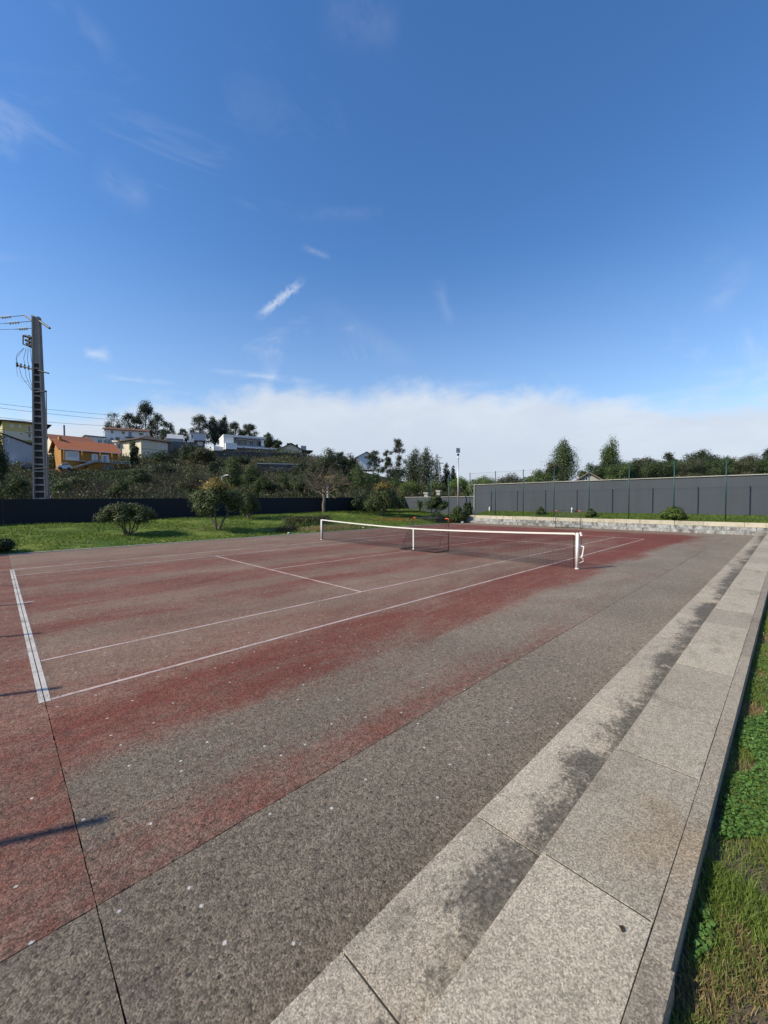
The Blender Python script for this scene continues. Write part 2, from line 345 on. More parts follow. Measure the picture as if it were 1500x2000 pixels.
def stonewall(tt):
    p = tt.n('ShaderNodeTexCoord').outputs['Object']
    v = tt.n('ShaderNodeTexVoronoi', i_Scale=1.5, feature='F1'); tt.t.links.new(tt.mapping(p, (1, 1, 1.6)), v.inputs['Vector'])
    k = tt.n('ShaderNodeSeparateColor', I0=v.outputs['Color']).outputs[0]
    c = tt.mix(k, (.05, .05, .054), (.12, .115, .11)); c = tt.mix(tt.smooth(tt.noise(p, .4, 5, .6), .45, .65), c, (.045, .05, .03))
    return bsdf(tt, c, .9, v.outputs['Distance'], .8, .15, spec=.2)
mat('stone_wall', stonewall)
M = MATS

# ------------------------------------------------------------------ mesh helpers
def link(o, parent=None):
    COL.objects.link(o)
    if parent is not None: o.parent = parent
    return o
def tag(o, label, cat=None, group=None):
    o['label'] = label
    if cat: o['category'] = cat
    if group: o['group'] = group
    return o
def struct(o): o['kind'] = 'structure'; return o
def empty(name, loc=(0, 0, 0), rz=0., parent=None):
    o = bpy.data.objects.new(name, None); o.empty_display_size = .2; o.location = tuple(loc); o.rotation_euler = (0, 0, rz); return link(o, parent)
class MB:
    def __init__(self): self.v = []; self.f = []
    def add(self, vs, fs):
        b = len(self.v); self.v += [tuple(map(float, q)) for q in vs]; self.f += [tuple(b+i for i in f) for f in fs]; return self
    def box(self, x0, x1, y0, y1, z0, z1):
        return self.add([(x0, y0, z0), (x1, y0, z0), (x1, y1, z0), (x0, y1, z0), (x0, y0, z1), (x1, y0, z1), (x1, y1, z1), (x0, y1, z1)],
                        [(3, 2, 1, 0), (4, 5, 6, 7), (0, 1, 5, 4), (1, 2, 6, 5), (2, 3, 7, 6), (3, 0, 4, 7)])
    def tube(self, pts, rad, n=6, cap=True):
        pts = [np.array(p, float) for p in pts]; rad = [rad]*len(pts) if not hasattr(rad, '__len__') else rad
        b = len(self.v); ref = None
        for i, p in enumerate(pts):
            d = pts[min(i+1, len(pts)-1)]-pts[max(i-1, 0)]; d = d/(np.linalg.norm(d)+1e-9)
            if ref is None: ref = np.array([1., 0, 0]) if abs(d[0]) < .8 else np.array([0, 1., 0])
            a = np.cross(d, ref); a /= np.linalg.norm(a)+1e-9; c = np.cross(d, a); ref = np.cross(a, d)
            for k in range(n):
                w = 2*math.pi*k/n; self.v.append(tuple(p+rad[i]*(math.cos(w)*a+math.sin(w)*c)))
        for i in range(len(pts)-1):
            for k in range(n): self.f.append((b+i*n+k, b+i*n+(k+1) % n, b+(i+1)*n+(k+1) % n, b+(i+1)*n+k))
        if cap:
            self.f.append(tuple(b+k for k in range(n))[::-1]); e = b+(len(pts)-1)*n; self.f.append(tuple(e+k for k in range(n)))
        return self
    def prism(self, poly, axis, a, b):
        """poly of 2-D points extruded along an axis ('x': poly is (y,z); 'y': (x,z); 'z': (x,y))"""
        mk = {'x': lambda p, t: (t, p[0], p[1]), 'y': lambda p, t: (p[0], t, p[1]), 'z': lambda p, t: (p[0], p[1], t)}[axis]
        n = len(poly); vs = [mk(p, a) for p in poly]+[mk(p, b) for p in poly]
        return self.add(vs, [tuple(range(n))[::-1], tuple(range(n, 2*n))]+[(i, (i+1) % n, n+(i+1) % n, n+i) for i in range(n)])
    def mesh(self, name):
        me = bpy.data.meshes.new(name); me.from_pydata(self.v, [], self.f); return me
    def build(self, name, m, parent=None, smooth=False, bevel=0.):
        me = self.mesh(name); me.materials.append(M[m])
        if smooth: me.polygons.foreach_set('use_smooth', [True]*len(me.polygons))
        o = link(bpy.data.objects.new(name, me), parent)
        if bevel:
            bv = o.modifiers.new('b', 'BEVEL'); bv.width = bevel; bv.segments = 2; bv.limit_method = 'ANGLE'
        return o
def npmesh(name, V, F, m, parent=None):
    """V (n,3); F (k,3|4) index array"""
    me = bpy.data.meshes.new(name); V = np.asarray(V, np.float32); F = np.asarray(F, np.int32); k = F.shape[1]
    me.vertices.add(len(V)); me.vertices.foreach_set('co', V.ravel())
    me.loops.add(F.size); me.loops.foreach_set('vertex_index', F.ravel())
    me.polygons.add(len(F)); me.polygons.foreach_set('loop_start', np.arange(0, F.size, k, dtype=np.int32))
    me.update(calc_edges=True); me.materials.append(M[m])
    return link(bpy.data.objects.new(name, me), parent)
def leafmesh(name, pts, nrm, size, m, parent=None, rng=RNG, aspect=.55):
    """one small pointed leaf (rhombus folded on its midrib) per point"""
    n = len(pts); t1 = rng.normal(size=(n, 3)); t1 -= (t1*nrm).sum(1, keepdims=True)*nrm; t1 /= np.linalg.norm(t1, axis=1, keepdims=True)+1e-9
    t2 = np.cross(nrm, t1); s = (size*rng.uniform(.6, 1.35, n))[:, None]
    V = np.stack([pts-t1*s*.5, pts+t2*s*aspect*.5+nrm*s*.1, pts+t1*s*.5, pts-t2*s*aspect*.5+nrm*s*.1], 1).reshape(-1, 3)
    F = np.arange(4*n).reshape(n, 4)
    return npmesh(name, V, F, m, parent)
def cloud(lobes, n, rng, clump=.28, per=14, shell=.55):
    """points gathered in clumps over ellipsoid lobes [(centre, radii)]"""
    L = [(np.array(c, float), np.array(r, float)) for c, r in lobes]
    w = np.array([np.prod(r)**(2/3) for _, r in L]); w /= w.sum(); P_, N_ = [], []
    for (c, r), q in zip(L, w):
        nc = max(2, int(n*q/per)); d = rng.normal(size=(nc, 3)); d /= np.linalg.norm(d, axis=1, keepdims=True)
        rad = shell+(1-shell)*rng.random(nc)**.6+rng.normal(size=nc)*.07
        cc = c+d*r*rad[:, None]
        k = np.repeat(np.arange(nc), per); o = np.clip(rng.normal(size=(len(k), 3)), -1.5, 1.5)*clump*r.mean()*.6
        P_.append(cc[k]+o); nn = d[k]*.7+o/(r.mean()*clump+1e-6)*.25+rng.normal(size=(len(k), 3))*.34+np.array([0, 0, .30]); N_.append(nn)
    Pn = np.concatenate(P_); Nn = np.concatenate(N_); Nn /= np.linalg.norm(Nn, axis=1, keepdims=True)+1e-9
    return Pn, Nn

# ------------------------------------------------------------------ terrain
def prof(d):
    return np.interp(d, [44, 50, 60, 72, 80, 95, 105, 118, 126, 136, 160, 200, 400, 900, 2500], [1012, 990, 966, 937, 921, 906, 893, 880, 867, 863, 857, 862, 905, 945, 968])
def prof2(d):
    return np.interp(d, [44, 50, 60, 72, 80, 95, 105, 118, 126, 160, 200, 400, 900, 2500], [1012, 990, 970, 948, 940, 934, 908, 886, 884, 890, 900, 930, 955, 970])
def scal(u): return np.interp(u, [-4000, 560, 620, 700, 780, 850, 920, 1500, 5000], [1, 1, .86, .62, .42, .28, .2, .22, .22])
def ground(x, y):
    dx_, dy_ = x-CAM[0], y-CAM[1]; d = dx_*FW[0]+dy_*FW[1]; s = dx_*RT[0]+dy_*RT[1]
    if d < 44: return -.15
    u = 750+FPX*s/d
    q = min(1., max(0., (u-330)/90)); v = float(prof(d))*(1-q)+float(prof2(d))*q
    z = 2.03+float(scal(u))*(978-v)/FPX*d
    b = min(1., (d-44)/8); z = z*b-.15*(1-b)
    return max(z, -.15)
def gp(u, d):
    p = P(u, 978, d); return np.array([p[0], p[1], ground(p[0], p[1])])
def build_terrain():
    ds = [-400, -150, -60, -20, 10, 30, 44, 47, 50, 55, 60, 66, 72, 76, 80, 87, 95, 100, 105, 111, 118, 122, 126, 131, 136, 148, 160, 180, 200, 260, 400, 650, 1000, 1700, 2500]
    us = np.linspace(-1.9, 1.9, 90); V = []; F = []
    for d in ds:
        for k in us:
            lat = k*max(d, 190) if d < 190 else k*d
            p = CAM[:2]+FW*d+RT*lat; V.append((p[0], p[1], ground(p[0], p[1])))
    n = len(us)
    for i in range(len(ds)-1):
        for j in range(n-1): F.append((i*n+j, i*n+j+1, (i+1)*n+j+1, (i+1)*n+j))
    o = npmesh('terrain', V, F, 'terrain'); struct(o); tag(o, 'brown green hillside rising beyond the court walls')
    return o
build_terrain()

# ------------------------------------------------------------------ court
Y0, Y1, XF = -4.03, 15.7, 30.3
court = struct(empty('tennis_court', (0, 0, 0))); tag(court, 'worn red tennis court surface with grey concrete margins')
cb = MB().box(-22, XF+.6, Y0-1.2, Y1+.05, -.14, -.022).build('court_base', 'joint_dirt', court)
def ragged(a, b, n, jit, seed):
    r = random.Random(seed); return [a+(b-a)*i/n for i in range(n+1)], [r.uniform(-jit, jit) for _ in range(n+1)]
JX = [-22, 0., 11.93, 17.9, XF+.35]; JY = [Y0-.25, -2.88, Y1]
for i in range(4):
    for j in range(2):
        x0, x1, y0, y1 = JX[i], JX[i+1], JY[j], JY[j+1]; g_ = .0028
        pts = []
        nx, ny = int((x1-x0)/.06), int((y1-y0)/.06)
        r_ = random.Random(i*7+j)
        jt = lambda: r_.uniform(-.002, .002)+(r_.random() < .05)*r_.uniform(0, .005)
        for k in range(nx): pts.append((x0+g_+(x1-x0-2*g_)*k/nx, y0+g_+jt()))
        for k in range(ny): pts.append((x1-g_-jt(), y0+g_+(y1-y0-2*g_)*k/ny))
        for k in range(nx): pts.append((x1-g_-(x1-x0-2*g_)*k/nx, y1-g_-jt()))
        for k in range(ny): pts.append((x0+g_+jt(), y1-g_-(y1-y0-2*g_)*k/ny))
        MB().prism(pts, 'z', -.02, 0.).build('court_slab', 'court', court)
def line(x0, x1, y0, y1, m): MB().box(x0, x1, y0, y1, .0005, .004).build('court_line', m, court)
hw = .026
line(.055, 11.92, -hw, hw, 'line_pink'); line(11.94, 17.89, -hw, hw, 'line_pink'); line(17.91, 23.72, -hw, hw, 'line_pink')
line(.055, 11.92, 1.37-hw*.9, 1.37+hw*.9, 'line_pink'); line(11.94, 17.89, 1.37-hw*.9, 1.37+hw*.9, 'line_pink'); line(17.91, 23.72, 1.37-hw*.9, 1.37+hw*.9, 'line_pink')
for yy in (9.6, 10.97):
    line(.055, 11.92, yy-hw*.8, yy+hw*.8, 'line_grey'); line(11.94, 17.89, yy-hw*.8, yy+hw*.8, 'line_grey'); line(17.91, 23.72, yy-hw*.8, yy+hw*.8, 'line_grey')
line(-.046, -.005, -.03, 11.0, 'line_grey'); line(.005, .046, -.03, 11.0, 'line_grey')
line(.053, .21, 5.46, 5.51, 'line_grey')
line(5.46, 5.51, 1.397, 9.575, 'line_pink'); line(18.26, 18.31, 1.397, 9.575, 'line_pink')
line(5.512, 11.92, 5.46, 5.51, 'line_pink'); line(11.94, 17.89, 5.46, 5.51, 'line_pink')
line(23.72, 23.77, -.026, 11.0, 'line_pink')
# pale concrete edging along the lawn
ed = struct(empty('lawn_edging')); tag(ed, 'pale concrete edging strip between court and left lawn')
x = -20.
while x < 30: 
    MB().box(x, x+1.19, Y1+.003, Y1+.16, -.1, .022+rnd.uniform(-.004, .006)).build('edging_stone', 'concrete', ed); x += 1.2

# ------------------------------------------------------------------ near stone steps (right)
steps = tag(empty('stone_steps', (0, -4.5, 0)), 'long weathered granite steps with dark stains along the right court edge', 'steps'); steps.location = (0, 0, 0)
def stone(name, x0, x1, y0, y1, z0, z1, m, parent, seed, bev=.0015):
    r = random.Random(seed); dz_ = r.uniform(-.0008, .0012); g_ = .0042; sk = r.uniform(-.002, .002)
    mb = MB().add([(x0+g_, y0, z0), (x1-g_, y0+sk, z0), (x1-g_+sk, y1, z0), (x0+g_, y1, z0), (x0+g_, y0, z1+dz_), (x1-g_, y0+sk, z1+dz_+sk*.3), (x1-g_+sk, y1, z1+dz_), (x0+g_, y1, z1+dz_)],
                  [(3, 2, 1, 0), (4, 5, 6, 7), (0, 1, 5, 4), (1, 2, 6, 5), (2, 3, 7, 6), (3, 0, 4, 7)])
    return mb.build(name, m, parent, bevel=bev)
xs = [-3.4, -1.9, -.5, .65, 1.64, 3.48, 4.56, 6.0, 7.52, 8.7, 9.92, 11.2, 12.6, 14.44, 16., 17.6, 19.1, 20.6, 22.2, 23.8, 25.4, 27., 28.6, 30.2]
for i in range(len(xs)-1): stone('step_block', xs[i], xs[i+1], -4.50, -4.035+rnd.uniform(-.004, .004), -.05, .20, 'step_granite', steps, 100+i)
xs2 = [-3.2, -1.7, -.4, .59, 1.46, 2.575, 3.525, 4.52, 5.42, 6.4, 7.39, 8.5, 9.7, 11., 12.3, 13.7, 15.1, 16.6, 18.1, 19.6, 21.1, 22.7, 24.3, 25.9, 27.5, 29.1, 30.7]
for i in range(len(xs2)-1): stone('paving_slab', xs2[i], xs2[i+1], -4.938, -4.503+rnd.uniform(-.004, .004), -.05, .40, 'slab_granite', steps, 200+i, .0015)
xs3 = [-3.2, -1.4, .2, 1.32, 3.3, 5.2, 7.1, 9., 11., 13., 15., 17., 19., 21., 23., 25., 27., 29., 31.]
for i in range(len(xs3)-1):
    o_ = .012 if i < 3 else 0
    stone('kerb_stone', xs3[i], xs3[i+1], -5.018-o_, -4.941, -.05, .399+(i % 3)*.002, 'kerb_granite', steps, 300+i, .0015)
for (ya, yb, zt_) in ((-4.49, -4.06, .1972), (-4.93, -4.52, .3972), (-5.0, -4.945, .3955)):
    MB().box(-3.1, 30., ya, yb, -.045, zt_).build('mortar', 'joint_dirt', steps)
dead = tag(MB().add([(1.33, -4.865, .404), (1.345, -4.85, .409), (1.36, -4.86, .405), (1.345, -4.872, .406)], [(0, 1, 2, 3)]).build('fallen_leaf', 'leaf_hedge'), 'small dark red fallen leaf lying on a granite slab', 'leaf')

# ------------------------------------------------------------------ right grass
rl = struct(MB().add([(-40, -5.0, .285), (60, -5.0, .285), (60, -60, .285), (-40, -60, .285), (-40, -5.0, -.14), (60, -5.0, -.14)], [(3, 2, 1, 0), (0, 1, 5, 4)]).build('right_grass_ground', 'soil'))
tag(rl, 'soil under the grass right of the kerb')
def blades(name, X, Y, Z, h, wd, m, rng, lean=.5, parent=None):
    n = len(X); a = rng.uniform(0, 2*np.pi, n); ln = rng.uniform(.1, lean, n)*h; la = rng.uniform(0, 2*np.pi, n)
    bx, by = np.cos(a)*wd*.5, np.sin(a)*wd*.5; lx, ly = np.cos(la)*ln, np.sin(la)*ln
    V = np.stack([np.stack([X-bx, Y-by, Z], 1), np.stack([X+bx, Y+by, Z], 1), np.stack([X+bx*.7+lx*.4, Y+by*.7+ly*.4, Z+h*.6], 1), np.stack([X-bx*.7+lx*.4, Y-by*.7+ly*.4, Z+h*.6], 1), np.stack([X+lx, Y+ly, Z+h], 1)], 1).reshape(-1, 3)
    i = np.arange(n)[:, None]*5
    F = np.concatenate([i+np.array([[0, 1, 2]]), i+np.array([[0, 2, 3]]), i+np.array([[3, 2, 4]])])
    o = npmesh(name, V, F, m, parent); o['kind'] = 'stuff'; return o
def vnoise(X, Y, sc, seed):
    r = np.random.default_rng(seed); out = 0
    for k in range(6):
        a, p_, q = r.uniform(0, 2*np.pi), r.uniform(0, 7), r.uniform(.6, 1.7)*sc; out = out+np.sin((X*np.cos(a)+Y*np.sin(a))*q+p_)
    return out/6
def grass_strip():
    rg = np.random.default_rng(5); xs_, ys_ = [], []
    for (x0, x1, y0, y1, n) in ((.5, 3., -5.55, -5.03, 42000), (3., 8., -5.6, -5.03, 34000), (8., 30., -5.7, -5.03, 36000), (.2, 8., -7.4, -5.55, 22000)):
        xs_.append(rg.uniform(x0, x1, n)); ys_.append(rg.uniform(y0, y1, n))
    X = np.concatenate(xs_); Y = np.concatenate(ys_); v = vnoise(X, Y, 5.5, 3)+.4*vnoise(X, Y, 17, 4); bare = vnoise(X, Y, 7., 8)
    keep = (bare < .36) | (rg.random(len(X)) < .2); X, Y, v = X[keep], Y[keep], v[keep]
    dry = (v+rg.normal(size=len(X))*.14) > .2
    for nm, k, m, hh, lb in (('grass', ~dry, 'grass_blade', .05, 'green lawn grass growing beside the granite kerb'), ('dry_grass', dry, 'grass_dry', .038, 'straw coloured dry grass patches beside the granite kerb')):
        n = k.sum(); sc = 1+np.clip((X[k]-3)/14, 0, 1.4)
        o = blades(nm, X[k], Y[k], np.full(n, .28), rg.uniform(.5, 1.25, n)*hh, rg.uniform(.0025, .0045, n)*sc, m, rg, 1.1); tag(o, lb, 'grass')
    # clover leaves
    pts = []
    for (x0, x1, y0, y1, n) in ((1.5, 4.2, -5.5, -5.05, 22000), (4.2, 12., -5.5, -5.05, 9000)):
        a = rg.uniform(x0, x1, n); b = rg.uniform(y0, y1, n); w = vnoise(a, b, 4.2, 21); k = w > -.06
        pts.append(np.stack([a[k], b[k], .295+rg.uniform(0, .035, k.sum())], 1))
    pts = np.concatenate(pts); nr = rg.normal(size=pts.shape)*.35+np.array([0, 0, 1.]); nr /= np.linalg.norm(nr, axis=1, keepdims=True)
    o = leafmesh('clover', pts, nr, .020, 'clover', None, rg, .8); o['kind'] = 'stuff'; tag(o, 'broad leaved clover patches in the grass by the kerb', 'ground cover')
grass_strip()

# ------------------------------------------------------------------ left lawn and far bank
def lawnz(x, y):
    t_ = max(0., (y-Y1-.16)/(26-Y1)); z1 = .02+t_**.85*(.70+.0145*max(-5, min(x, 36)))+.03*math.sin(x*.9+y)*min(1, t_*6)
    b = 0.
    if x > 30.9:
        s_ = min(1., (x-30.9)/.9); b = .68+(x-31.2)*.14
        if y > 15: b = max(z1, b*max(0., 1-(y-15)/3.))
    return max(z1 if y > Y1 else -1, b)
def grid(name, x0, x1, y0, y1, nx, ny, m):
    V = [(x0+(x1-x0)*i/nx, y0+(y1-y0)*j/ny, lawnz(x0+(x1-x0)*i/nx, y0+(y1-y0)*j/ny)) for i in range(nx+1) for j in range(ny+1)]
    F = [(i*(ny+1)+j, (i+1)*(ny+1)+j, (i+1)*(ny+1)+j+1, i*(ny+1)+j+1) for i in range(nx) for j in range(ny)]
    return npmesh(name, V, F, m)
o = struct(grid('lawn', -20, 33.7, Y1+.165, 26.05, 110, 24, 'lawn')); tag(o, 'sunlit green lawn rising to the dark wall left of the court')
o = struct(grid('grass_bank', 31.32, 33.7, -30, Y1+.16, 8, 80, 'lawn')); tag(o, 'narrow grass bank between far stone terrace and grey wall')
def tufts():
    rg = np.random.default_rng(9); n = 60000; X = rg.uniform(-3, 33.5, n); Y = Y1+.2+(26-Y1-.3)*rg.random(n); k = (vnoise(X, Y, 1.6, 2)+.7*vnoise(X, Y, 6, 6)) > -.22
    X, Y = X[k], Y[k]; n = len(X); Z = np.array([lawnz(a, b) for a, b in zip(X, Y)])-.01
    o = blades('lawn_grass', X, Y, Z, rg.uniform(.04, .13, n), rg.uniform(.02, .045, n), 'lawn_blade', rg, 1.2); tag(o, 'grass tufts covering the left lawn', 'grass')
    n = 26000; X = rg.uniform(31.35, 33.6, n); Y = rg.uniform(-14, Y1, n); Z = np.array([lawnz(a, b) for a, b in zip(X, Y)])-.01
    o = blades('bank_grass', X, Y, Z, rg.uniform(.04, .12, n), rg.uniform(.02, .04, n), 'lawn_blade', rg, 1.2); tag(o, 'grass covering the bank under the grey wall', 'grass')
tufts()

# ------------------------------------------------------------------ far stone terrace
ft = tag(empty('stone_terrace'), 'weathered grey stone terrace steps with cream top course across the far court end', 'steps')
def course(x0, x1, z0, z1, m, wmin, wmax, seed, ya=-5.6, yb=15.6, nm='stone_block'):
    r = random.Random(seed); y = ya
    while y < yb:
        w = r.uniform(wmin, wmax); y2 = min(y+w, yb)
        g_ = r.uniform(.006, .02)
        MB().box(x0+r.uniform(-.015, .015), x1, y+g_, y2-.004, z0, z1+r.uniform(-.012, .008)).build(nm, m, ft, bevel=.012); y = y2
course(30.3, 30.86, -.05, .20, 'far_granite', .9, 1.9, 1)
course(30.88, 31.30, -.05, .41, 'far_granite', .8, 1.7, 2)
course(31.06, 31.34, .41, .68, 'cream_granite', 1.2, 2.2, 3, -12)

# ------------------------------------------------------------------ walls
gw = tag(empty('grey_wall', (35, 0, 0)), 'tall grey rendered wall with pale coping behind the far fence', 'wall')
gw.location = (0, 0, 0)
MB().box(33.66, 33.9, -34, 16.6, .3, 3.56).build('wall_face', 'grey_wall', gw)
y = -34.
while y < 16.5:
    MB().box(33.58, 33.98, y+.004, min(y+1.5, 16.66), 3.563, 3.615).build('coping_stone', 'coping_dull', gw); y += 1.5
MB().box(33.57, 33.95, 16.603, 16.68, .3, 3.56).build('end_trim', 'coping_dull', gw)
lw = tag(empty('low_grey_wall', (0, 0, 0)), 'lower pale grey wall with white coping behind the floodlight mast', 'wall')
MB().box(33.68, 33.88, 16.69, 26.0, .3, 2.40).build('wall_face', 'grey_wall', lw)
MB().box(33.6, 33.96, 16.69, 26.0, 2.403, 2.45).build('coping_stone', 'coping_dull', lw)
shw = tag(empty('shade_dark_wall', (0, 0, 0)), 'long grey wall painted darker for its shade along the back of the left lawn', 'wall')
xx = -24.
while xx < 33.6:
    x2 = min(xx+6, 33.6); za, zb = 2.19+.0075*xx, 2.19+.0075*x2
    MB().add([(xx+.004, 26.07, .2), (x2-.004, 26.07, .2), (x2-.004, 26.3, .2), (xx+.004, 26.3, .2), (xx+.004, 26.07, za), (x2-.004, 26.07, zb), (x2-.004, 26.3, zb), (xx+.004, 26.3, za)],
             [(3, 2, 1, 0), (4, 5, 6, 7), (0, 1, 5, 4), (1, 2, 6, 5), (2, 3, 7, 6), (3, 0, 4, 7)]).build('wall_panel', 'shade_dark_wall', shw); xx = x2

# ------------------------------------------------------------------ fences
def tallpost(x, y, z0, z1, parent=None):
    mb = MB().tube([(x, y, z0), (x, y, z1)], .035, 8).tube([(x, y, z1), (x, y, z1+.03)], [.042, .02], 8)
    return mb.build('fence_post', 'post_green', parent, True)
def fence(name, label, x, ys, z0, z1, cell, wr=.006):
    f_ = tag(empty(name), label, 'fence')
    for y in ys: tallpost(x, y, z0-.2, z1, f_)
    a, b = min(ys), max(ys)
    for z in (z1-.05, (z0+z1)/2, z0+.12): MB().tube([(x+.045, a, z), (x+.045, b, z)], wr, 4).build('tension_wire', 'wire_green', f_)
    mb = MB(); h = z1-z0-.1; n = int((b-a+h)/cell); q = .0014
    for i in range(n):
        for sg in (1, -1):
            s0 = a-h+i*cell if sg > 0 else a+i*cell
            p0, p1 = (s0, z0+.05), (s0+sg*h, z0+.05+h)
            def clip(p, r):
                (y_, z_), (y2, z2) = p, r
                if y_ < a: z_ += (a-y_)*abs((z2-z_)/(y2-y_)); y_ = a
                if y_ > b: z_ += (y_-b)*abs((z2-z_)/(y2-y_)); y_ = b
                return y_, z_
            c0 = clip(p0, p1); c1 = p1
            if sg > 0 and c1[0] > b: c1 = (b, p0[1]+(b-p0[0]))
            if sg < 0 and c1[0] < a: c1 = (a, p0[1]+(p0[0]-a))
            if (c1[0]-c0[0])*sg <= 0: continue
            mb.tube([(x+.05+sg*.002, *c0), (x+.05+sg*.002, *c1)], q, 3, False)
    mb.build('chain_link', 'wire_green', f_)
    return f_
fence('court_fence', 'tall green chain link fence with thin posts on the far bank', 31.5, [15.75, 13.1, 10.5, 7.91, 5.30, 2.68, .09, -2.5, -5.1, -7.7], .75, 4.6, .14)
fence('end_fence', 'tall green chain link fence behind the near baseline', -4.8, [2.52*k for k in range(-2, 6)], .0, 4.0, .32, .0025)
tag(tallpost(29.3, 18.6, .3, 4.6), 'green fence post on the lawn behind the small tree', 'post')
tag(tallpost(28.6, 16.05, 0., 4.3), 'green fence post at lawn edge left of the floodlight mast', 'post')
for (x, y, lb) in ((33.2, 14.7, 'short white marker post near the end of the grey wall'), (33.3, 7.2, 'short white marker post under the grey wall near the far goal')):
    z = lawnz(x, y); o = MB().tube([(x, y, z-.1), (x, y, z+.42), (x, y, z+.46)], [.06, .06, .02], 8).build('marker_post', 'white_paint', None, True); tag(o, lb, 'post')

# ------------------------------------------------------------------ tennis net
net = tag(empty('tennis_net', (11.885, 5.485, 0)), 'black tennis net with white top band and white posts across the court', 'net')
net.location = (0, 0, 0); NX = 11.885; YA, YB = -.914, 11.884
def nz(y): return .914+.156*(abs(y-5.485)/6.4)**1.6
mb = MB(); ys = np.arange(YA+.1, YB-.08, .045)
for y in ys: mb.tube([(NX, y, .03), (NX, y, nz(y)-.04)], .003, 3, False)
rows = 20
for k in range(rows):
    pts = [(NX+.001, y, .03+(nz(y)-.07)*k/(rows-1)) for y in np.linspace(YA+.1, YB-.1, 26)]; mb.tube(pts, .003, 3, False)
mb.build('net_mesh', 'net_cord', net)
for (a, b) in ((YA+.06, 5.455), (5.515, YB-.06)):
    vs, fs = [], []; q = np.linspace(a, b, 24)
    for i, y in enumerate(q):
        z = nz(y); vs += [(NX-.012, y, z-.05), (NX-.012, y, z), (NX+.012, y, z), (NX+.012, y, z-.05)]
        if i: fs += [((i-1)*4+k, (i-1)*4+(k+1) % 4, i*4+(k+1) % 4, i*4+k) for k in range(4)]
    MB().add(vs, fs).build('top_band', 'white_tape', net)
MB().box(NX-.016, NX+.016, 5.458, 5.512, .004, nz(5.485)+.004).build('centre_strap', 'white_tape', net)
for y, s in ((YA, -1), (YB, 1)):
    po = MB().tube([(NX, y, 0), (NX, y, 1.06)], .045, 14).tube([(NX, y, 0), (NX, y, .03)], .058, 14).tube([(NX, y, 1.06), (NX, y, 1.072)], [.045, .03], 14).build('net_post', 'white_paint', net, True)
    MB().box(NX-.014, NX+.014, y-s*.10-.006, y-s*.10+.006, .03, 1.0).build('edge_band', 'net_cord', net)
    MB().tube([(NX, y-s*.03, .99), (NX, y-s*.11, 1.02)], .008, 6).build('cord', 'white_tape', net)
wi = MB().box(NX+.045, NX+.11, YA-.06, YA+.02, .64, .70).tube([(NX+.09, YA-.05, .68), (NX+.09, YA-.16, .665)], .018, 8).build('winch', 'white_paint', net)
MB().tube([(NX+.09, YA-.15, .665), (NX+.09, YA-.12, .45), (NX+.09, YA-.10, .36)], [.016, .02, .028], 8).build('winch_handle', 'white_paint', wi)
MB().tube([(NX+.05, YA-.06, 1.09), (NX+.05, YA-.10, .98)], .03, 8).build('pulley', 'white_paint', net)
MB().tube([(NX+.05, YA-.09, .98), (NX+.06, YA-.1, .7)], .007, 5).build('cable', 'cable', net)
MB().tube([(NX+.04, YA-.05, .36), (NX+.06, YA-.14, .32), (NX+.06, YA-.15, .24), (NX+.03, YA-.05, .18)], .010, 6).build('hook', 'white_paint', net)

# ------------------------------------------------------------------ small football goals
def goal(loc, rz, label, w, h, dep, nm):
    g_ = tag(empty('football_goal', loc, rz), label, 'goal', 'small portable football goals'); r_ = .017; c = .16
    for y in (0, w):
        MB().tube([(0, y, .02), (0, y, h-c)], r_, 8).build('goal_post', 'goal_black', g_, True)
        s = 1 if y == 0 else -1
        MB().tube([(0, y, h-c), (0, y, h-.02), (0, y+s*.02, h), (0, y+s*c, h)], r_*1.25, 8).build('corner_sleeve', 'goal_orange', g_, True)
        MB().tube([(0, y, .02), (-dep, y, .02)], r_, 8).build('side_bar', 'goal_black', g_, True)
        MB().tube([(-dep, y, .02), (-.01, y, h-.03)], .007, 5).build('stay', 'goal_black', g_)
    MB().tube([(0, c, h), (0, w-c, h)], r_, 8).build('crossbar', 'goal_black', g_, True)
    MB().tube([(-dep, 0, .02), (-dep, w, .02)], r_, 8).build('back_bar', 'goal_black', g_, True)
    mb = MB(); q = .0035; n = int(w/.085)
    for i in range(n+1):
        y = w*i/n; mb.tube([(-dep*1.0, y, .03), (-dep*.62, y, h*.36), (-.01, y, h-.01)], q, 3, False)
    for k in range(14):
        f = k/13; a = np.array([-dep, 0, .03])*(1-f)+np.array([-.01, 0, h-.01])*f; a[0] -= .12*math.sin(math.pi*f)*dep*-.3
        mb.tube([(a[0], 0, a[2]), (a[0], w, a[2])], q, 3, False)
    for y in (0, w):
        for k in range(1, 9):
            f = k/9; mb.tube([(-dep*f, y, .03), (-dep*f*.98, y, h*(1-f)+.01)], q, 3, False); mb.tube([(0, y, h*f), (-dep*(1-f), y, h*f)], q, 3, False)
    mb.build('goal_net', nm, g_); return g_
goal((12.70, 4.33, 0), R(3), 'small black goal with orange corners just behind the tennis net', 1.80, 1.30, .86, 'goal_net')
goal((29.3, 6.88, 0), R(180+2), 'small goal with orange corners standing before the far stone terrace', 1.72, 1.27, .7, 'goal_net_far')

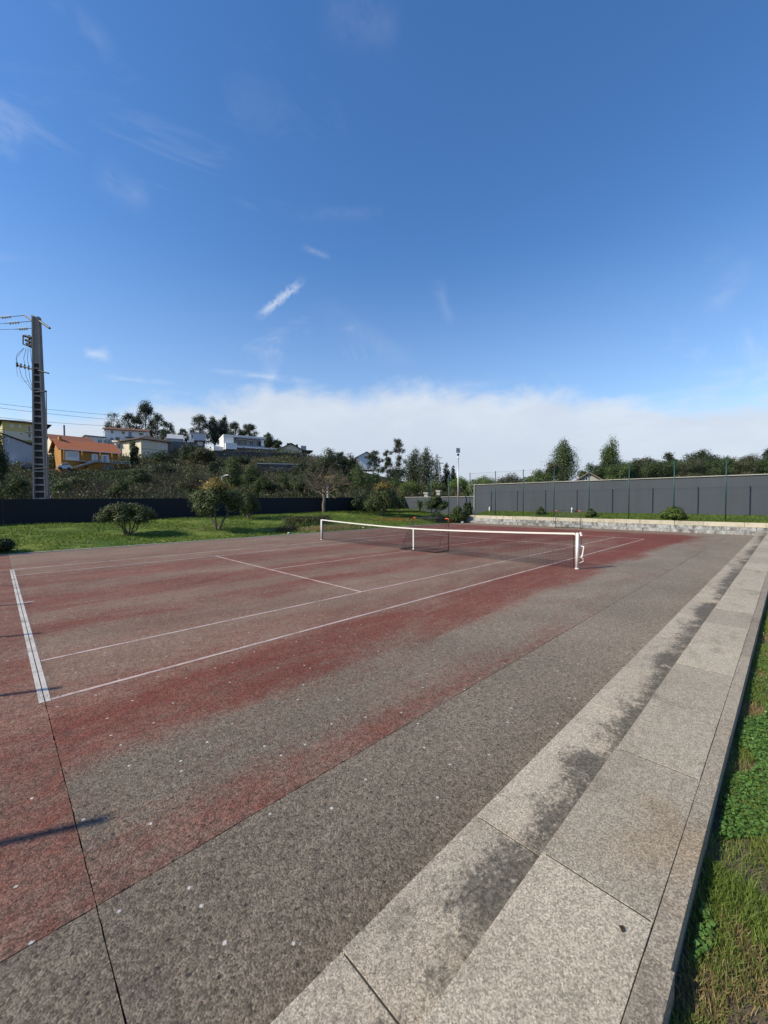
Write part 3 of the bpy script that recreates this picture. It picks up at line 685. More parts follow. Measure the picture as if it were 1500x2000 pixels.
# ------------------------------------------------------------------ plants near
def trunk(mb, a, b, r0, r1, rg, n=5, wob=.06, k=6):
    a, b = np.array(a, float), np.array(b, float); L = np.linalg.norm(b-a); pts = []
    for i in range(n+1):
        f = i/n; o = rg.normal(size=3)*wob*L*(0 if i in (0, n) else 1)*.5; pts.append(a+(b-a)*f+o)
    mb.tube(pts, list(np.linspace(r0, r1, n+1)), k, False); return pts
def shrub(name, label, base, h, w, leafs, leaf, m, seed, stems=5, low=.25, gold=None, cat='shrub', flat=1., group=None):
    rg = np.random.default_rng(seed); e = tag(empty(name, base), label, cat, group); mb = MB()
    lob = []
    for i in range(18):
        a = 2*math.pi*i/6+rg.uniform(-.4, .4); th = math.acos(rg.uniform(-.05, 1.)) if i < 17 else 0; q = rg.uniform(.85, 1.1)
        lob.append(((math.cos(a)*math.sin(th)*w*.37*q, math.sin(a)*math.sin(th)*w*.37*q, h*(low+(1-low)*(.22+.58*math.cos(th)*q))), (w*.16, w*.16, h*(1-low)*.22*flat)))
    for i in range(stems):
        c = lob[(i*2) % 16][0]; trunk(mb, (rg.uniform(-.05, .05), rg.uniform(-.05, .05), -.1), (c[0]*.8, c[1]*.8, c[2]), .035*h/1.3, .012, rg)
    mb.build('stem', 'bark', e)
    p, n = cloud(lob, int(leafs*2.6), rg, .55, 9, .2); leafmesh('foliage', p, n, leaf, m, e, rg)
    if gold:
        top = p[:, 2] > h*gold[1]; k = top & (rg.random(len(p)) < gold[2]); q = p[k]+n[k]*leaf*.5+np.array([0, 0, leaf*.4])
        leafmesh('young_leaves' if gold[0] != 'leaf_orange' else 'blossom', q, n[k], leaf*.9, gold[0], e, rg)
    return e
def L3(x, y): return (x, y, lawnz(x, y))
def mpp(p): 
    d = (p[0]-CAM[0])*FW[0]+(p[1]-CAM[1])*FW[1]; return d/FPX
b = L3(4.64, 19.04); k = mpp(b); shrub('shrub', 'round green shrub with several bare stems nearest the utility pole', b, 63*k, 92*k, 4200, .10, 'leaf_shrub', 1, 7, .34)
b = L3(9.15, 18.69); k = mpp(b); shrub('small_tree', 'short thick trunked tree with golden young leaves in its crown', b, 92*k, 100*k, 5200, .11, 'leaf_shrub', 2, 4, .34, ('leaf_gold', .84, .55), 'tree')
b = L3(13.33, 23.3); k = mpp(b); shrub('shrub', 'narrow green shrub half hidden behind the golden leaved tree', b, 56*k, 40*k, 2600, .11, 'leaf_shrub', 3, 4, .2)
b = L3(25.46, 21.23); k = mpp(b); shrub('shrub', 'full round bush with orange tips beside the bare tree', b, 60*k, 66*k, 4200, .14, 'leaf_shrub', 4, 4, .1, ('leaf_gold', .84, .5))
b = L3(31.0, 19.3); k = mpp(b); shrub('small_tree', 'small thin stemmed green tree behind the left green post', b, 40*k, 46*k, 2600, .15, 'leaf_mid', 5, 3, .35, None, 'tree')
b = L3(29.9, 15.95); k = mpp(b); shrub('shrub', 'dense dark bush at the court corner under the floodlight mast', b, 30*k, 34*k, 2200, .13, 'leaf_mid', 6, 3, .0)
b = L3(31.4, 15.9); k = mpp(b); shrub('shrub', 'dark rounded bush against the end of the stone terrace', b, 28*k, 22*k, 1800, .13, 'leaf_dark', 7, 3, .0)
b = L3(32.0, 9.2); k = mpp(b); shrub('shrub', 'small leafy bush on the bank between two fence posts left of the far goal', b, 16*k, 18*k, 700, .12, 'leaf_mid', 8, 3, .0)
b = L3(31.7, 5.2); k = mpp(b); shrub('shrub', 'small leafy bush on the bank just right of the far goal', b, 15*k, 20*k, 700, .12, 'leaf_mid', 9, 3, .0)
b = L3(31.75, .15); k = mpp(b); shrub('shrub', 'broad bright green bush on the bank right of the net post', b, 23*k, 42*k, 1800, .13, 'leaf_bright', 10, 3, .0)
b = L3(-.4, 16.25); k = mpp(b); shrub('shrub', 'very dark low bush at the left edge of the lawn', b, 34*k, 60*k, 3000, .07, 'leaf_dark', 11, 3, .0)
b = L3(-3.3, 17.4); shrub('shrub', 'tall dark bush left of the lawn whose shadow crosses the grass', b, 2.6, 2.6, 3600, .09, 'leaf_dark', 12, 3, .0)
b = L3(28.2, 17.1); k = mpp(b); shrub('shrub', 'low trailing dark shrub on the lawn behind the near goal', b, 14*k, 56*k, 1500, .13, 'leaf_dark', 13, 3, .0)
# low clipped hedge pieces and straw patch by the court
def hedge(name, label, x0, x1, y0, y1, h, m, seed, leaf=.07, n=4200):
    rg = np.random.default_rng(seed); e = tag(empty(name, L3((x0+x1)/2, (y0+y1)/2)), label, 'hedge'); nl = 8
    lob = [((-(x1-x0)/2+(x1-x0)*(i+.5)/nl, (-(y1-y0)/2+(y1-y0)*(i+.5)/nl)*.35, h*.45), ((x1-x0)/nl*.85, (y1-y0)*.32, h*.5)) for i in range(nl)]
    p, q = cloud(lob, n, rg, .3, 8, .3); leafmesh('foliage', p, q, leaf, m, e, rg)
    mb = MB()
    for i in range(30): a = rg.uniform(-.5, .5)*(x1-x0); trunk(mb, (a, rg.uniform(-.2, .2), -.05), (a+rg.uniform(-.2, .2), rg.uniform(-.3, .3), h*rg.uniform(.6, 1.)), .012, .005, rg, 3, .1, 3)
    mb.build('stem', 'twig', e); return e
hedge('low_hedge', 'low dark reddish brown hedge on the lawn left of the far net post', 13.6, 17.6, 18.0, 19.2, .75, 'leaf_hedge', 31)
hedge('ground_cover', 'small grey brown creeping shrub at the lawn edge by the hedge', 11.9, 13.6, 16.4, 17.2, .42, 'leaf_hedge', 32, .05, 2200)
def patch(name, label, m, x0, x1, y0, y1, n, h, seed):
    rg = np.random.default_rng(seed); X = rg.normal((x0+x1)/2, (x1-x0)*.25, n); Y = np.clip(rg.normal((y0+y1)/2, (y1-y0)*.25, n), Y1+.25, 25)
    Z = np.array([lawnz(a, b) for a, b in zip(X, Y)]); o = blades(name, X, Y, Z, rg.uniform(.4, 1.2, n)*h, rg.uniform(.02, .05, n), m, rg, 1.3); tag(o, label, 'ground cover')
patch('dry_grass', 'pale straw coloured grass patch in front of the low hedge', 'grass_dry', 13, 18.5, 16, 17.8, 2600, .13, 41)
patch('leaf_litter', 'orange brown fallen leaves on the lawn under the full round bush', 'leaf_orange', 22, 28, 17.5, 20.2, 2600, .08, 42)
for (x, y, sz, lb) in ((12.4, 16.0, .08, 'pale stone at the lawn edge beside the creeping shrub'), (18.6, 16.2, .07, 'pale stone at the lawn edge behind the tennis net'), (29.75, 15.4, .17, 'white boulder at the foot of the court corner bushes')):
    rg = np.random.default_rng(int(x*10)); mb = MB(); V = []; Fs = []
    for i in range(5):
        for j in range(8):
            th = math.pi*(i+.5)/5; ph = 2*math.pi*j/8; r_ = sz*rg.uniform(.8, 1.15); V.append((r_*math.sin(th)*math.cos(ph)*1.2, r_*math.sin(th)*math.sin(ph), r_*.7*math.cos(th)+sz*.4))
    for i in range(4):
        for j in range(8): Fs.append((i*8+j, (i+1)*8+j, (i+1)*8+(j+1) % 8, i*8+(j+1) % 8))
    Fs += [tuple(range(8)), tuple(range(32, 40))[::-1]]
    o = MB().add(V, Fs).build('stone', 'coping', None, True); o.location = (x, y, max(0, lawnz(x, y))); tag(o, lb, 'stone')
# bare tree
def bare_tree(name, label, base, h, w, seed, r0=.16, m='bark', fork=.36, n0=11, lv=4, rmin=.012):
    rg = np.random.default_rng(seed); e = tag(empty(name, base), label, 'tree'); mb = MB(); tw = MB()
    top = np.array([0, 0, h*fork]); trunk(mb, (0, 0, -.2), top, r0, r0*.72, rg, 5, .02, 8)
    def grow(p, d, L, r, lev):
        r = max(r, rmin)
        q = p+d*L; mid = p+d*L*.5+rg.normal(size=3)*L*.07; (mb if lev > 2 else tw).tube([p, mid, q], [r, r*.82, r*.62], 5 if lev > 2 else 3, False)
        if lev == 0: return
        for i in range(3 if lev > 1 else 4):
            s = rg.uniform(.35, 1.) if i else 1.; o = rg.normal(size=3)*.55; d2 = d+o; d2[2] += .10; d2 /= np.linalg.norm(d2)
            grow(p+(q-p)*s, d2, L*rg.uniform(.55, .8), r*.55, lev-1)
    for i in range(n0):
        a = 2*math.pi*i/n0+rg.uniform(-.3, .3); up = rg.uniform(.35, 1.5); d = np.array([math.cos(a), math.sin(a), up]); d /= np.linalg.norm(d)
        grow(top-np.array([0, 0, rg.uniform(0, .12)*h]), d, w*rg.uniform(.17, .24), r0*.4, lv)
    mb.build('trunk', m, e, True); tw.build('twigs', 'twig', e); return e
b = L3(21.7, 25.3); k = mpp(b); bare_tree('bare_tree', 'leafless spreading tree standing before the dark wall', b, 124*k, 118*k, 3, .17, 'bark_mid', .36, 11, 4, .0105)
# spiky plants near the wall corner
def spiky(label, base, h, n, seed, m='leaf_bright', wd=.09):
    rg = np.random.default_rng(seed); e = tag(empty('yucca_plant', base), label, 'plant', None); V = []; F = []
    MB().tube([(0, 0, -.1), (.03, 0, h*.45)], [.09, .06], 6).build('stem', 'bark', e)
    for i in range(n):
        a = rg.uniform(0, 6.283); up = rg.uniform(-.1, 1.4); L = h*rg.uniform(.4, .62); d = np.array([math.cos(a), math.sin(a), 0]); z0 = h*rg.uniform(.2, .5); b_ = len(V); s = np.array([-d[1], d[0], 0])*wd
        for t_ in (0, .35, .7, 1.):
            p = d*L*t_*math.cos(up*.8)+np.array([0, 0, z0+L*t_*math.sin(up)-L*.45*t_*t_]); w_ = (1-t_)*.8+.1
            V += [p-s*w_, p+s*w_]
        for j in range(3): F.append((b_+2*j, b_+2*j+1, b_+2*j+3, b_+2*j+2))
    npmesh('leaves', V, F, m, e); return e
b = L3(30., 23.6); k = mpp(b); spiky('tall bright green strap leaved plant before the dark wall end', b, 46*k, 110, 51)
b = L3(28.3, 23.8); k = mpp(b); spiky('broad green strap leaved plant left of its taller bright neighbour', b, 40*k, 100, 52, 'leaf_mid')
b = L3(31.9, 22.2); k = mpp(b); spiky('pale yellow green strap leaved plant nearest the small thin stemmed tree', b, 36*k, 90, 53)
b = L3(26.6, 24.8); k = mpp(b); shrub('shrub', 'very dark dense shrub against the dark wall beside the strap leaved plants', b, 40*k, 60*k, 2400, .16, 'leaf_dark', 54, 3, .0)

# ------------------------------------------------------------------ floodlight mast
p = L3(32.8, 18.0); k = mpp(p)
ms = tag(empty('floodlight_mast', p), 'slim pale floodlight mast behind the far court corner', 'mast'); H = (1003-868)*k
MB().tube([(0, 0, -.2), (0, 0, H-.75)], [.07, .055], 10).build('pole', 'galv', ms, True)
MB().tube([(0, 0, H-1.05), (0, 0, H-.85)], [.075, .075], 10).build('white_collar', 'white_paint', ms, True)
MB().tube([(0, 0, H-.75), (0, 0, H-.68), (0, 0, H-.6), (0, 0, H-.52)], [.05, .12, .12, .05], 10).build('bracket', 'steel_dark', ms, True)
hd = empty('floodlight', (0, 0, H-.5), YAW-math.pi/2+.5, ms)
MB().box(-.2, .2, -.06, .06, .06, .52).build('housing', 'steel_dark', hd, bevel=.02)
for zz in (.09, .31): 
    for xx in (-.18, .01): MB().box(xx, xx+.17, -.075, -.062, zz, zz+.18).build('lens', 'galv', hd)

# ------------------------------------------------------------------ utility pole
ub = P(81, 978, 26.5); ub[2] = -.15; k = 26.5/FPX; PZ = lambda v: 2.03+(978-v)*k
simple('pole_dark', (.05, .048, .045), .9, .3, 2)
simple('pole_concrete', (.21, .20, .185), .9, .4, 2, bump=.3)
up = tag(empty('utility_pole', ub, YAW-math.pi/2+R(40)-R(24)), 'tall tapering concrete utility pole with ladder recesses beyond the dark wall', 'utility pole')
Zt = PZ(622)+.15
def hw_(z): return .40+(.20-.40)*z/Zt           # half width of the broad face
def hd_(z): return .27+(.15-.27)*z/Zt
mb = MB()
for s in (-1, 1):                                # two flanges
    vs = []
    for z in (0, Zt): vs += [(s*hw_(z), -hd_(z), z), (s*(hw_(z)-.09), -hd_(z), z), (s*(hw_(z)-.09), hd_(z), z), (s*hw_(z), hd_(z), z)]
    mb.add(vs, [(0, 1, 2, 3), (4, 5, 6, 7), (0, 1, 5, 4), (1, 2, 6, 5), (2, 3, 7, 6), (3, 0, 4, 7)])
mb.build('flange', 'pole_concrete', up)
mb = MB(); vs = []
for z in (0, Zt): w_ = hw_(z)-.085; vs += [(-w_, -.03, z), (w_, -.03, z), (w_, .03, z), (-w_, .03, z)]
mb.add(vs, [(0, 1, 2, 3), (4, 5, 6, 7), (0, 1, 5, 4), (1, 2, 6, 5), (2, 3, 7, 6), (3, 0, 4, 7)]).build('web', 'pole_dark', up)
z = .6
while z < PZ(712):
    w_ = hw_(z)-.088; MB().box(-w_, w_, -hd_(z)+.02, hd_(z)-.02, z-.05, z+.05).build('rung', 'pole_concrete', up); z += .45
zs = PZ(712)+.15; w_ = hw_(zs)-.088; w2 = hw_(Zt)-.088
for s in (-1, 1):
    y0_, y1_ = (-hd_(zs)+.03, -.035) if s < 0 else (.035, hd_(zs)-.03)
    MB().add([(-w_, y0_, zs), (w_, y0_, zs), (w_, y1_, zs), (-w_, y1_, zs), (-w2, y0_*.6, Zt), (w2, y0_*.6, Zt), (w2, y1_*.6, Zt), (-w2, y1_*.6, Zt)],
             [(3, 2, 1, 0), (4, 5, 6, 7), (0, 1, 5, 4), (1, 2, 6, 5), (2, 3, 7, 6), (3, 0, 4, 7)]).build('infill_panel', 'pole_concrete', up)
# world-space fittings are converted into the pole's frame
upm = (Matrix.Translation(Vector(ub)) @ Matrix.Rotation(up.rotation_euler.z, 4, 'Z')).inverted()
def UP(u, v, d=26.5): return np.array(upm @ Vector(P(u, v, d)))
def utube(name, pts, r, m, n=6, parent=None): return MB().tube([UP(*q) for q in pts], r, n).build(name, m, parent or up, False)
utube('crossarm', [(62, 616, 26.6), (97, 641, 25.6)], .07, 'steel_dark')
utube('crossarm', [(46, 615, 27.2), (70, 631, 26.6)], .05, 'steel_dark')
for (u0, v0, u1, v1, dd) in ((-6, 621, 48, 616, 27.2), (8, 632, 66, 627, 26.8), (30, 643, 64, 641, 26.4)):
    a = utube('strain_rod', [(u0, v0, dd), (u1, v1, dd)], .022, 'steel_dark')
    for q in range(4):
        f = .2+.09*q if u0 < 20 else .25+.13*q
        c = UP(u0+(u1-u0)*f, v0+(v1-v0)*f, dd); ax = UP(u1, v1, dd)-UP(u0, v0, dd); ax /= np.linalg.norm(ax)
        MB().tube([c-ax*.03, c-ax*.005, c+ax*.03], [.03, .10, .03], 10).build('insulator', 'ceramic', up, True)
sw = utube('switch_frame', [(45, 655, 26.4), (45, 672, 26.4), (66, 681, 26.4), (66, 664, 26.4), (45, 655, 26.4)], .04, 'steel_dark')
for (a_, b_) in (((48, 656), (62, 660)), ((50, 664), (64, 669)), ((52, 671), (66, 678))):
    utube('switch_blade', [(*a_, 26.3), (*b_, 26.3)], .085, 'steel_dark', 8)
utube('switch_post', [(57, 655, 26.3), (57, 676, 26.3)], .07, 'steel_dark'); utube('switch_post', [(63, 658, 26.5), (63, 680, 26.5)], .06, 'steel_dark')
utube('crossarm', [(32, 713, 26.9), (95, 729, 25.8)], .045, 'steel_dark')
for q in range(5):
    f = .02+.12*q; u_, v_ = 32+63*f, 713+16*f; utube('surge_arrester', [(u_, v_-5, 26.8), (u_, v_+3, 26.8)], .05 if q else .06, 'steel_dark', 8)
for q, (u_, sp_) in enumerate(((33, 10), (45, 2), (52, 1), (59, 0), (63, 0))):
    utube('jumper_cable', [(47+4*q, 680, 26.5), (u_+2-sp_*.4, 700, 26.6), (u_+4, 716, 26.6), (u_+5+sp_*.4, 735, 26.6), (66, 768, 26.4)], .013, 'cable', 4)
utube('jumper_cable', [(46, 680, 26.5), (33, 692, 26.8), (32, 712, 26.9), (34, 735, 26.8), (46, 746, 26.6), (55, 744, 26.6)], .010, 'cable', 4)
utube('clamp_band', [(66, 766, 26.2), (90, 764, 25.6)], .06, 'steel_dark'); utube('down_pipe', [(90, 766, 25.7), (93, 968, 25.7)], .03, 'concrete_dark')
utube('clamp_band', [(66, 915, 26.2), (97, 914, 25.6)], .05, 'steel_dark')
for (a_, b_, r_, lb) in (((-400, 560, 22), (-4, 621, 27.2), .012, 'upper overhead wire strung left from the pole top'), ((-400, 585, 22), (9, 632, 26.8), .012, 'middle overhead wire strung left from the pole top'), ((-400, 610, 22), (31, 643, 26.4), .012, 'lower overhead wire strung left from the pole top')):
    a, b = P(*a_), P(*b_); pts = [a+(b-a)*f-np.array([0, 0, 1.])*.35*4*f*(1-f) for f in np.linspace(0, 1, 9)]
    tag(MB().tube(pts, r_, 4).build('overhead_wire', 'cable'), lb, 'wire')
for (a_, b_, lb) in (((-300, 748, 60), (260, 813, 130), 'highest cable running behind the pole towards the white house'), ((-300, 755, 60), (260, 822, 130), 'second cable just under the highest one behind the pole'), ((-300, 778, 60), (220, 832, 120), 'lowest of the cables crossing behind the pole')):
    a, b = P(*a_), P(*b_); pts = [a+(b-a)*f-np.array([0, 0, 1.])*.7*4*f*(1-f) for f in np.linspace(0, 1, 13)]
    tag(MB().tube(pts, .035, 4).build('distribution_cable', 'cable'), lb, 'cable')
# near slope cable and street lamp
a, b = P(-200, 905, 40), P(432, 930, 52); pts = [a+(b-a)*f-np.array([0, 0, 1.])*.25*4*f*(1-f) for f in np.linspace(0, 1, 11)]
tag(MB().tube(pts, .022, 4).build('service_cable', 'cable'), 'black cable sagging from the utility pole to the street lamp', 'cable')
lp = gp(434, 52); sl_ = tag(empty('street_lamp', lp, YAW-math.pi/2), 'street lamp with white head rising behind the golden leaved tree', 'street lamp'); zt = 2.03+(978-930)*52/FPX-lp[2]
MB().tube([(0, 0, -.3), (0, 0, zt)], [.10, .07], 8).build('pole', 'concrete', sl_, True)
MB().tube([(0, 0, zt-.1), (.2, -.05, zt+.05), (.5, -.1, zt+.12)], .03, 6).build('arm', 'galv', sl_)
MB().prism([(.35, zt+.05), (.95, zt+.16), (.9, zt+.30), (.45, zt+.24)], 'y', -.22, .06).build('lamp_head', 'white_paint', sl_, bevel=.03)

# ------------------------------------------------------------------ houses
def place(u0, u1, vb, d, delta):
    um = (u0+u1)/2; a = YAW-math.pi/2+math.atan((750-um)/FPX)+R(delta); O = P(u0, vb, d)
    xd = np.array([math.cos(a), math.sin(a), 0]); q = AX @ (O-CAM); e = AX @ xd; tt = (u1-750)/FPX
    return O, a, (tt*q[2]-q[0])/(e[0]-tt*e[2]), d/FPX
class House:
    def __init__(s, name, label, u0, u1, vb, d, delta, dep, cat='house'):
        s.O, s.a, s.w, s.k = place(u0, u1, vb, d, delta); s.u0, s.u1, s.vb, s.dep = u0, u1, vb, dep
        s.e = tag(empty(name, s.O, s.a), label, cat)
    def X(s, u): return (u-s.u0)/(s.u1-s.u0)*s.w
    def Z(s, v): return (s.vb-v)*s.k
    def box(s, name, m, u0, u1, v0, v1, y0, y1, parent=None, bev=0):
        return MB().box(s.X(u0), s.X(u1), y0, y1, s.Z(v1), s.Z(v0)).build(name, m, parent or s.e, bevel=bev)
    def body(s, m, v_eave, v_ridge=None, kind='flat', down=3., ve2=None):
        w, D, e = s.w, s.dep, s.Z(v_eave)
        if kind == 'gx': mb = MB().prism([(0, -down), (D, -down), (D, e), (D/2, s.Z(v_ridge)-.05), (0, e)], 'x', 0, w)
        elif kind == 'gy': mb = MB().prism([(0, -down), (w, -down), (w, e), (w/2, s.Z(v_ridge)-.05), (0, e)], 'y', 0, D)
        else: mb = MB().box(0, w, 0, D, -down, e)
        return mb.build('wall', m, s.e)
    def roof(s, m, v_eave, v_ridge, kind, o=.5, th=.16):
        w, D, e, r = s.w, s.dep, s.Z(v_eave), s.Z(v_ridge)
        if kind == 'gx':
            sl = (r-e)/(D/2); lo = e-o*sl
            mb = MB().prism([(-o, lo), (D/2, r), (D+o, lo), (D+o, lo+th), (D/2, r+th), (-o, lo+th)], 'x', -o, w+o)
        elif kind == 'gy':
            sl = (r-e)/(w/2); lo = e-o*sl
            mb = MB().prism([(-o, lo), (w/2, r), (w+o, lo), (w+o, lo+th), (w/2, r+th), (-o, lo+th)], 'y', -o, D+o)
        elif kind == 'hip':
            i = min(w, D)/2; x0, x1 = (i, w-i) if w >= D else (w/2-.1, w/2+.1); y0, y1 = (D/2-.05, D/2+.05) if w >= D else (i, D-i)
            mb = MB().add([(-o, -o, e), (w+o, -o, e), (w+o, D+o, e), (-o, D+o, e), (x0, y0, r), (x1, y0, r), (x1, y1, r), (x0, y1, r), (-o, -o, e-.12), (w+o, -o, e-.12), (w+o, D+o, e-.12), (-o, D+o, e-.12)],
                          [(0, 1, 5, 4), (1, 2, 6, 5), (2, 3, 7, 6), (3, 0, 4, 7), (4, 5, 6, 7), (8, 9, 1, 0), (9, 10, 2, 1), (10, 11, 3, 2), (11, 8, 0, 3), (11, 10, 9, 8)])
        else: mb = MB().box(-o, w+o, -o, D+o, e+.003, e+th)
        return mb.build('roof', m, s.e)
    def window(s, u0, u1, v0, v1, pane='glass', frame='frame_white', y=0., nm='window'):
        x0, x1, z0, z1 = s.X(u0), s.X(u1), s.Z(v1), s.Z(v0); t_ = min(.09, (x1-x0)*.14)
        f = MB().box(x0, x0+t_, y-.05, y-.002, z0, z1).box(x1-t_, x1, y-.05, y-.002, z0, z1).box(x0+t_+.001, x1-t_-.001, y-.05, y-.002, z1-t_, z1).box(x0+t_+.001, x1-t_-.001, y-.05, y-.002, z0, z0+t_).build(nm, frame, s.e)
        MB().box(x0+t_+.001, x1-t_-.001, y-.025, y-.003, z0+t_+.001, z1-t_-.001).build('pane', pane, f); return f
# orange house with balcony and stairs
h = House('orange_house', 'orange tiled ochre house with white arches and outside stairs', 120, 231, 918, 80, 13, 8.)
h.body('render_ochre', 876, 856, 'gx'); r_ = h.roof('tile_orange', 876, 855, 'gx', .6)
MB().box(h.X(124), h.X(129), h.dep*.42, h.dep*.58, h.Z(862), h.Z(849)).build('chimney', 'render_ochre', r_)
fr = h.w
h.box('arch_wall', 'render_white', 127, 153, 879, 898, -.12, -.003); h.box('arch_wall', 'render_white', 177, 189, 883, 898, -.12, -.003); h.box('arch_wall', 'render_white', 193, 212, 882, 898, -.12, -.003)
for (a_, b_) in ((129, 151), (179, 187)): h.window(a_, b_, 882, 893, 'shutter', y=-.12)
h.window(199, 207, 884, 898, 'glass_blue', y=-.12, nm='door')
for u in (122, 155, 190, 214, 229): h.box('column', 'render_ochre', u, u+2.4, 879, 899, -1.5, -1.25)
h.box('balcony_floor', 'concrete', 150, 252, 898.5, 900.5, -1.7, -.13)
rl_ = h.box('railing', 'galv', 178, 252, 894.5, 895.3, -1.66, -1.6)
for u in range(178, 253, 6): h.box('baluster', 'galv', u, u+.6, 895.3, 898.5, -1.65, -1.61, rl_)
h.box('lower_wall', 'render_ochre', 168, 252, 900.6, 921, -1.3, -.2); h.box('garage_door', 'door_grey', 197, 217, 904, 921, -1.36, -1.303)
h.window(238, 241, 911, 914, y=-1.3)
MB().prism([(h.X(134), h.Z(914)), (h.X(140), h.Z(914)), (h.X(183), h.Z(899)), (h.X(183), h.Z(896)), (h.X(176), h.Z(896))], 'y', -2.6, -1.75).build('stairs', 'concrete', h.e)
h.box('plinth', 'render_white', 200, 256, 915, 924, -1.9, -1.37)
h.box('gutter', 'render_white', 118, 233, 877.2, 878.4, -.66, -.56)
# rear reddish roof with cream gable
h = House('cream_gable_house', 'cream house with long brown red roof just behind the orange house', 104, 186, 880, 98, 12, 9.)
h.body('render_cream', 862, 846, 'gx'); h.roof('tile_red', 861, 845, 'gx', .5)
# grey shaded house at the left edge
h = House('grey_house', 'plain grey rendered house with small window left of the pole', 8, 66, 918, 92, -6, 9.)
MB().prism([(0, -3), (h.w, -3), (h.w, h.Z(868)), (0, h.Z(849))], 'y', 0, h.dep).build('wall', 'render_grey', h.e)
MB().prism([(-.4, h.Z(847.5)), (h.w+.5, h.Z(867.5)), (h.w+.5, h.Z(865.5)), (-.4, h.Z(845.5))], 'y', -.4, h.dep+.4).build('roof', 'tile_dark', h.e)
h.window(11, 19, 856, 863, 'glass_blue'); h.box('lower_annex', 'render_bluegrey', 2, 34, 900, 925, -1.5, -.003)
# yellow upper house
h = House('yellow_house', 'pale yellow two storey house with dark hipped roof behind the pole', 5, 92, 852, 124, 4, 11.)
h.body('render_yellow', 822); h.box('base_storey', 'render_cream', 5.5, 91.5, 840.5, 856, -.12, -.003); h.roof('tile_dark', 821, 812.5, 'hip', 1.2)
h.window(36, 40, 826, 832, 'shutter'); h.window(53, 60, 826, 839, 'door_grey', nm='door'); h.window(37, 44, 843, 846, y=-.12); h.window(53, 60, 842, 851, y=-.12)
h.window(20, 26, 827, 833, 'shutter'); h.box('balcony', 'render_cream', 50, 66, 839, 840.4, -1., -.003)
# small white flat house
h = House('white_outbuilding', 'small white flat roofed building left of the white house', 168, 204, 866, 122, 10, 6.); h.body('render_white', 852); h.roof('concrete', 851.5, 851, 'flat', .5, .25)
h.window(191, 194, 855, 862, 'glass_blue'); h.window(196, 199, 855, 862, 'glass_blue')
# white house with brown roof
h = House('white_house', 'long white two storey house with low brown roof in front of eucalyptus', 206, 287, 866, 128, -9, 10.)
h.body('render_white', 838, 831, 'gx'); h.roof('tile_brown', 838, 830.5, 'gx', .7)
for (a_, b_, c_, d_, pn) in ((216, 222, 839.5, 846, 'glass'), (237, 244, 840, 846.5, 'glass'), (250, 258, 840, 851, 'glass_blue'), (271, 281, 841, 847, 'glass')): h.window(a_, b_, c_, d_, pn)
h.window(215, 222, 854, 860); h.window(225, 234, 852, 862); h.box('balcony', 'concrete_dark', 245, 263, 851.3, 853, -1.1, -.06)
# hipped house, lit left face
h = House('hipped_house', 'cream and grey house with dark pyramid roof below the white house', 276, 328, 894, 104, 30, 9.5)
h.body('render_cream', 857); h.roof('tile_dark', 857, 844.5, 'hip', .8)
for (a_, b_, c_, d_) in ((283, 291, 859, 866), (311, 319, 861, 869)): h.window(a_, b_, c_, d_, 'shutter')
h.box('string_course', 'concrete', 276.5, 327.5, 875, 876, -.06, -.003)
for (a_, b_) in ((286, 290), (308, 312), (317, 323)): h.window(a_, b_, 880, 885)
h.box('side_annex', 'concrete_dark', 329, 342, 856, 896, .5, 6.)
# lean-to by the hipped house
h = House('lean_to_house', 'low tan roofed outbuilding between orange house and hipped house', 226, 262, 880, 108, 5, 5.); h.body('render_white', 864); 
MB().prism([(-.5, h.Z(865)), (h.dep+.5, h.Z(857)), (h.dep+.5, h.Z(855.6)), (-.5, h.Z(863.4))], 'x', -.5, h.w+.5).build('roof', 'render_cream', h.e); h.window(229, 236, 867, 876); h.window(243, 249, 866, 873)
# pale gabled shed
h = House('pale_house', 'pale grey gabled house behind the hipped house', 328, 357, 872, 138, 0, 8.); h.body('render_bluegrey', 856, 846, 'gx'); h.roof('render_grey', 856, 845.5, 'gx', .3)
# blue grey box
h = House('box_house', 'small blue grey box shaped house on posts among the eucalyptus', 372, 402, 874, 132, 2, 7.)
h.box('upper_storey', 'render_bluegrey', 372, 402, 845, 859, 0, 6.5); h.box('lower_storey', 'concrete_dark', 378, 400, 859.2, 885, 1.2, 6.); h.window(374, 378, 848, 857); h.box('balcony_rail', 'render_white', 369, 379, 858, 864, -1.2, -.9)
h.window(386, 396, 861, 868, 'shutter', y=1.2); h.box('roof', 'concrete', 371, 403, 843.8, 845, -.3, 6.9)
# modern white house
h = House('modern_house', 'modern white flat roofed house with long dark glass front above stone wall', 437, 517, 879, 120, 10, 10.)
h.box('side_wall', 'render_white', 437, 456, 850, 878, 0, 9.5); h.box('back_wall', 'render_white', 456.2, 514, 853, 878, 2.6, 9.5)
rf_ = MB().box(h.X(437)-.1, h.w+.4, -.4, 9.9, h.Z(852)+.003, h.Z(848.5)).build('roof', 'render_white', h.e)
for i, (a_, b_, pn) in enumerate(((457, 470, 'glass'), (470.5, 482, 'glass'), (482.5, 492, 'glass_blue'), (492.5, 496, 'glass'), (496.5, 506, 'glass_blue'), (506.5, 513, 'glass'))): h.window(a_, b_, 855, 869, pn, 'steel_dark', 2.55)
h.box('terrace_wall', 'render_white', 439, 460, 866, 878, -2., -.005); h.box('terrace_slab', 'render_white', 460.3, 545, 871, 874, -2., 2.5); h.box('under_terrace', 'concrete_dark', 462, 543, 874.2, 884, -1.6, 2.4)
h.box('left_wing', 'render_white', 419, 436.5, 871.5, 880, 1., 8.); h.box('balustrade', 'glass_blue', 461, 514, 868.3, 870.8, -1.9, -1.85)
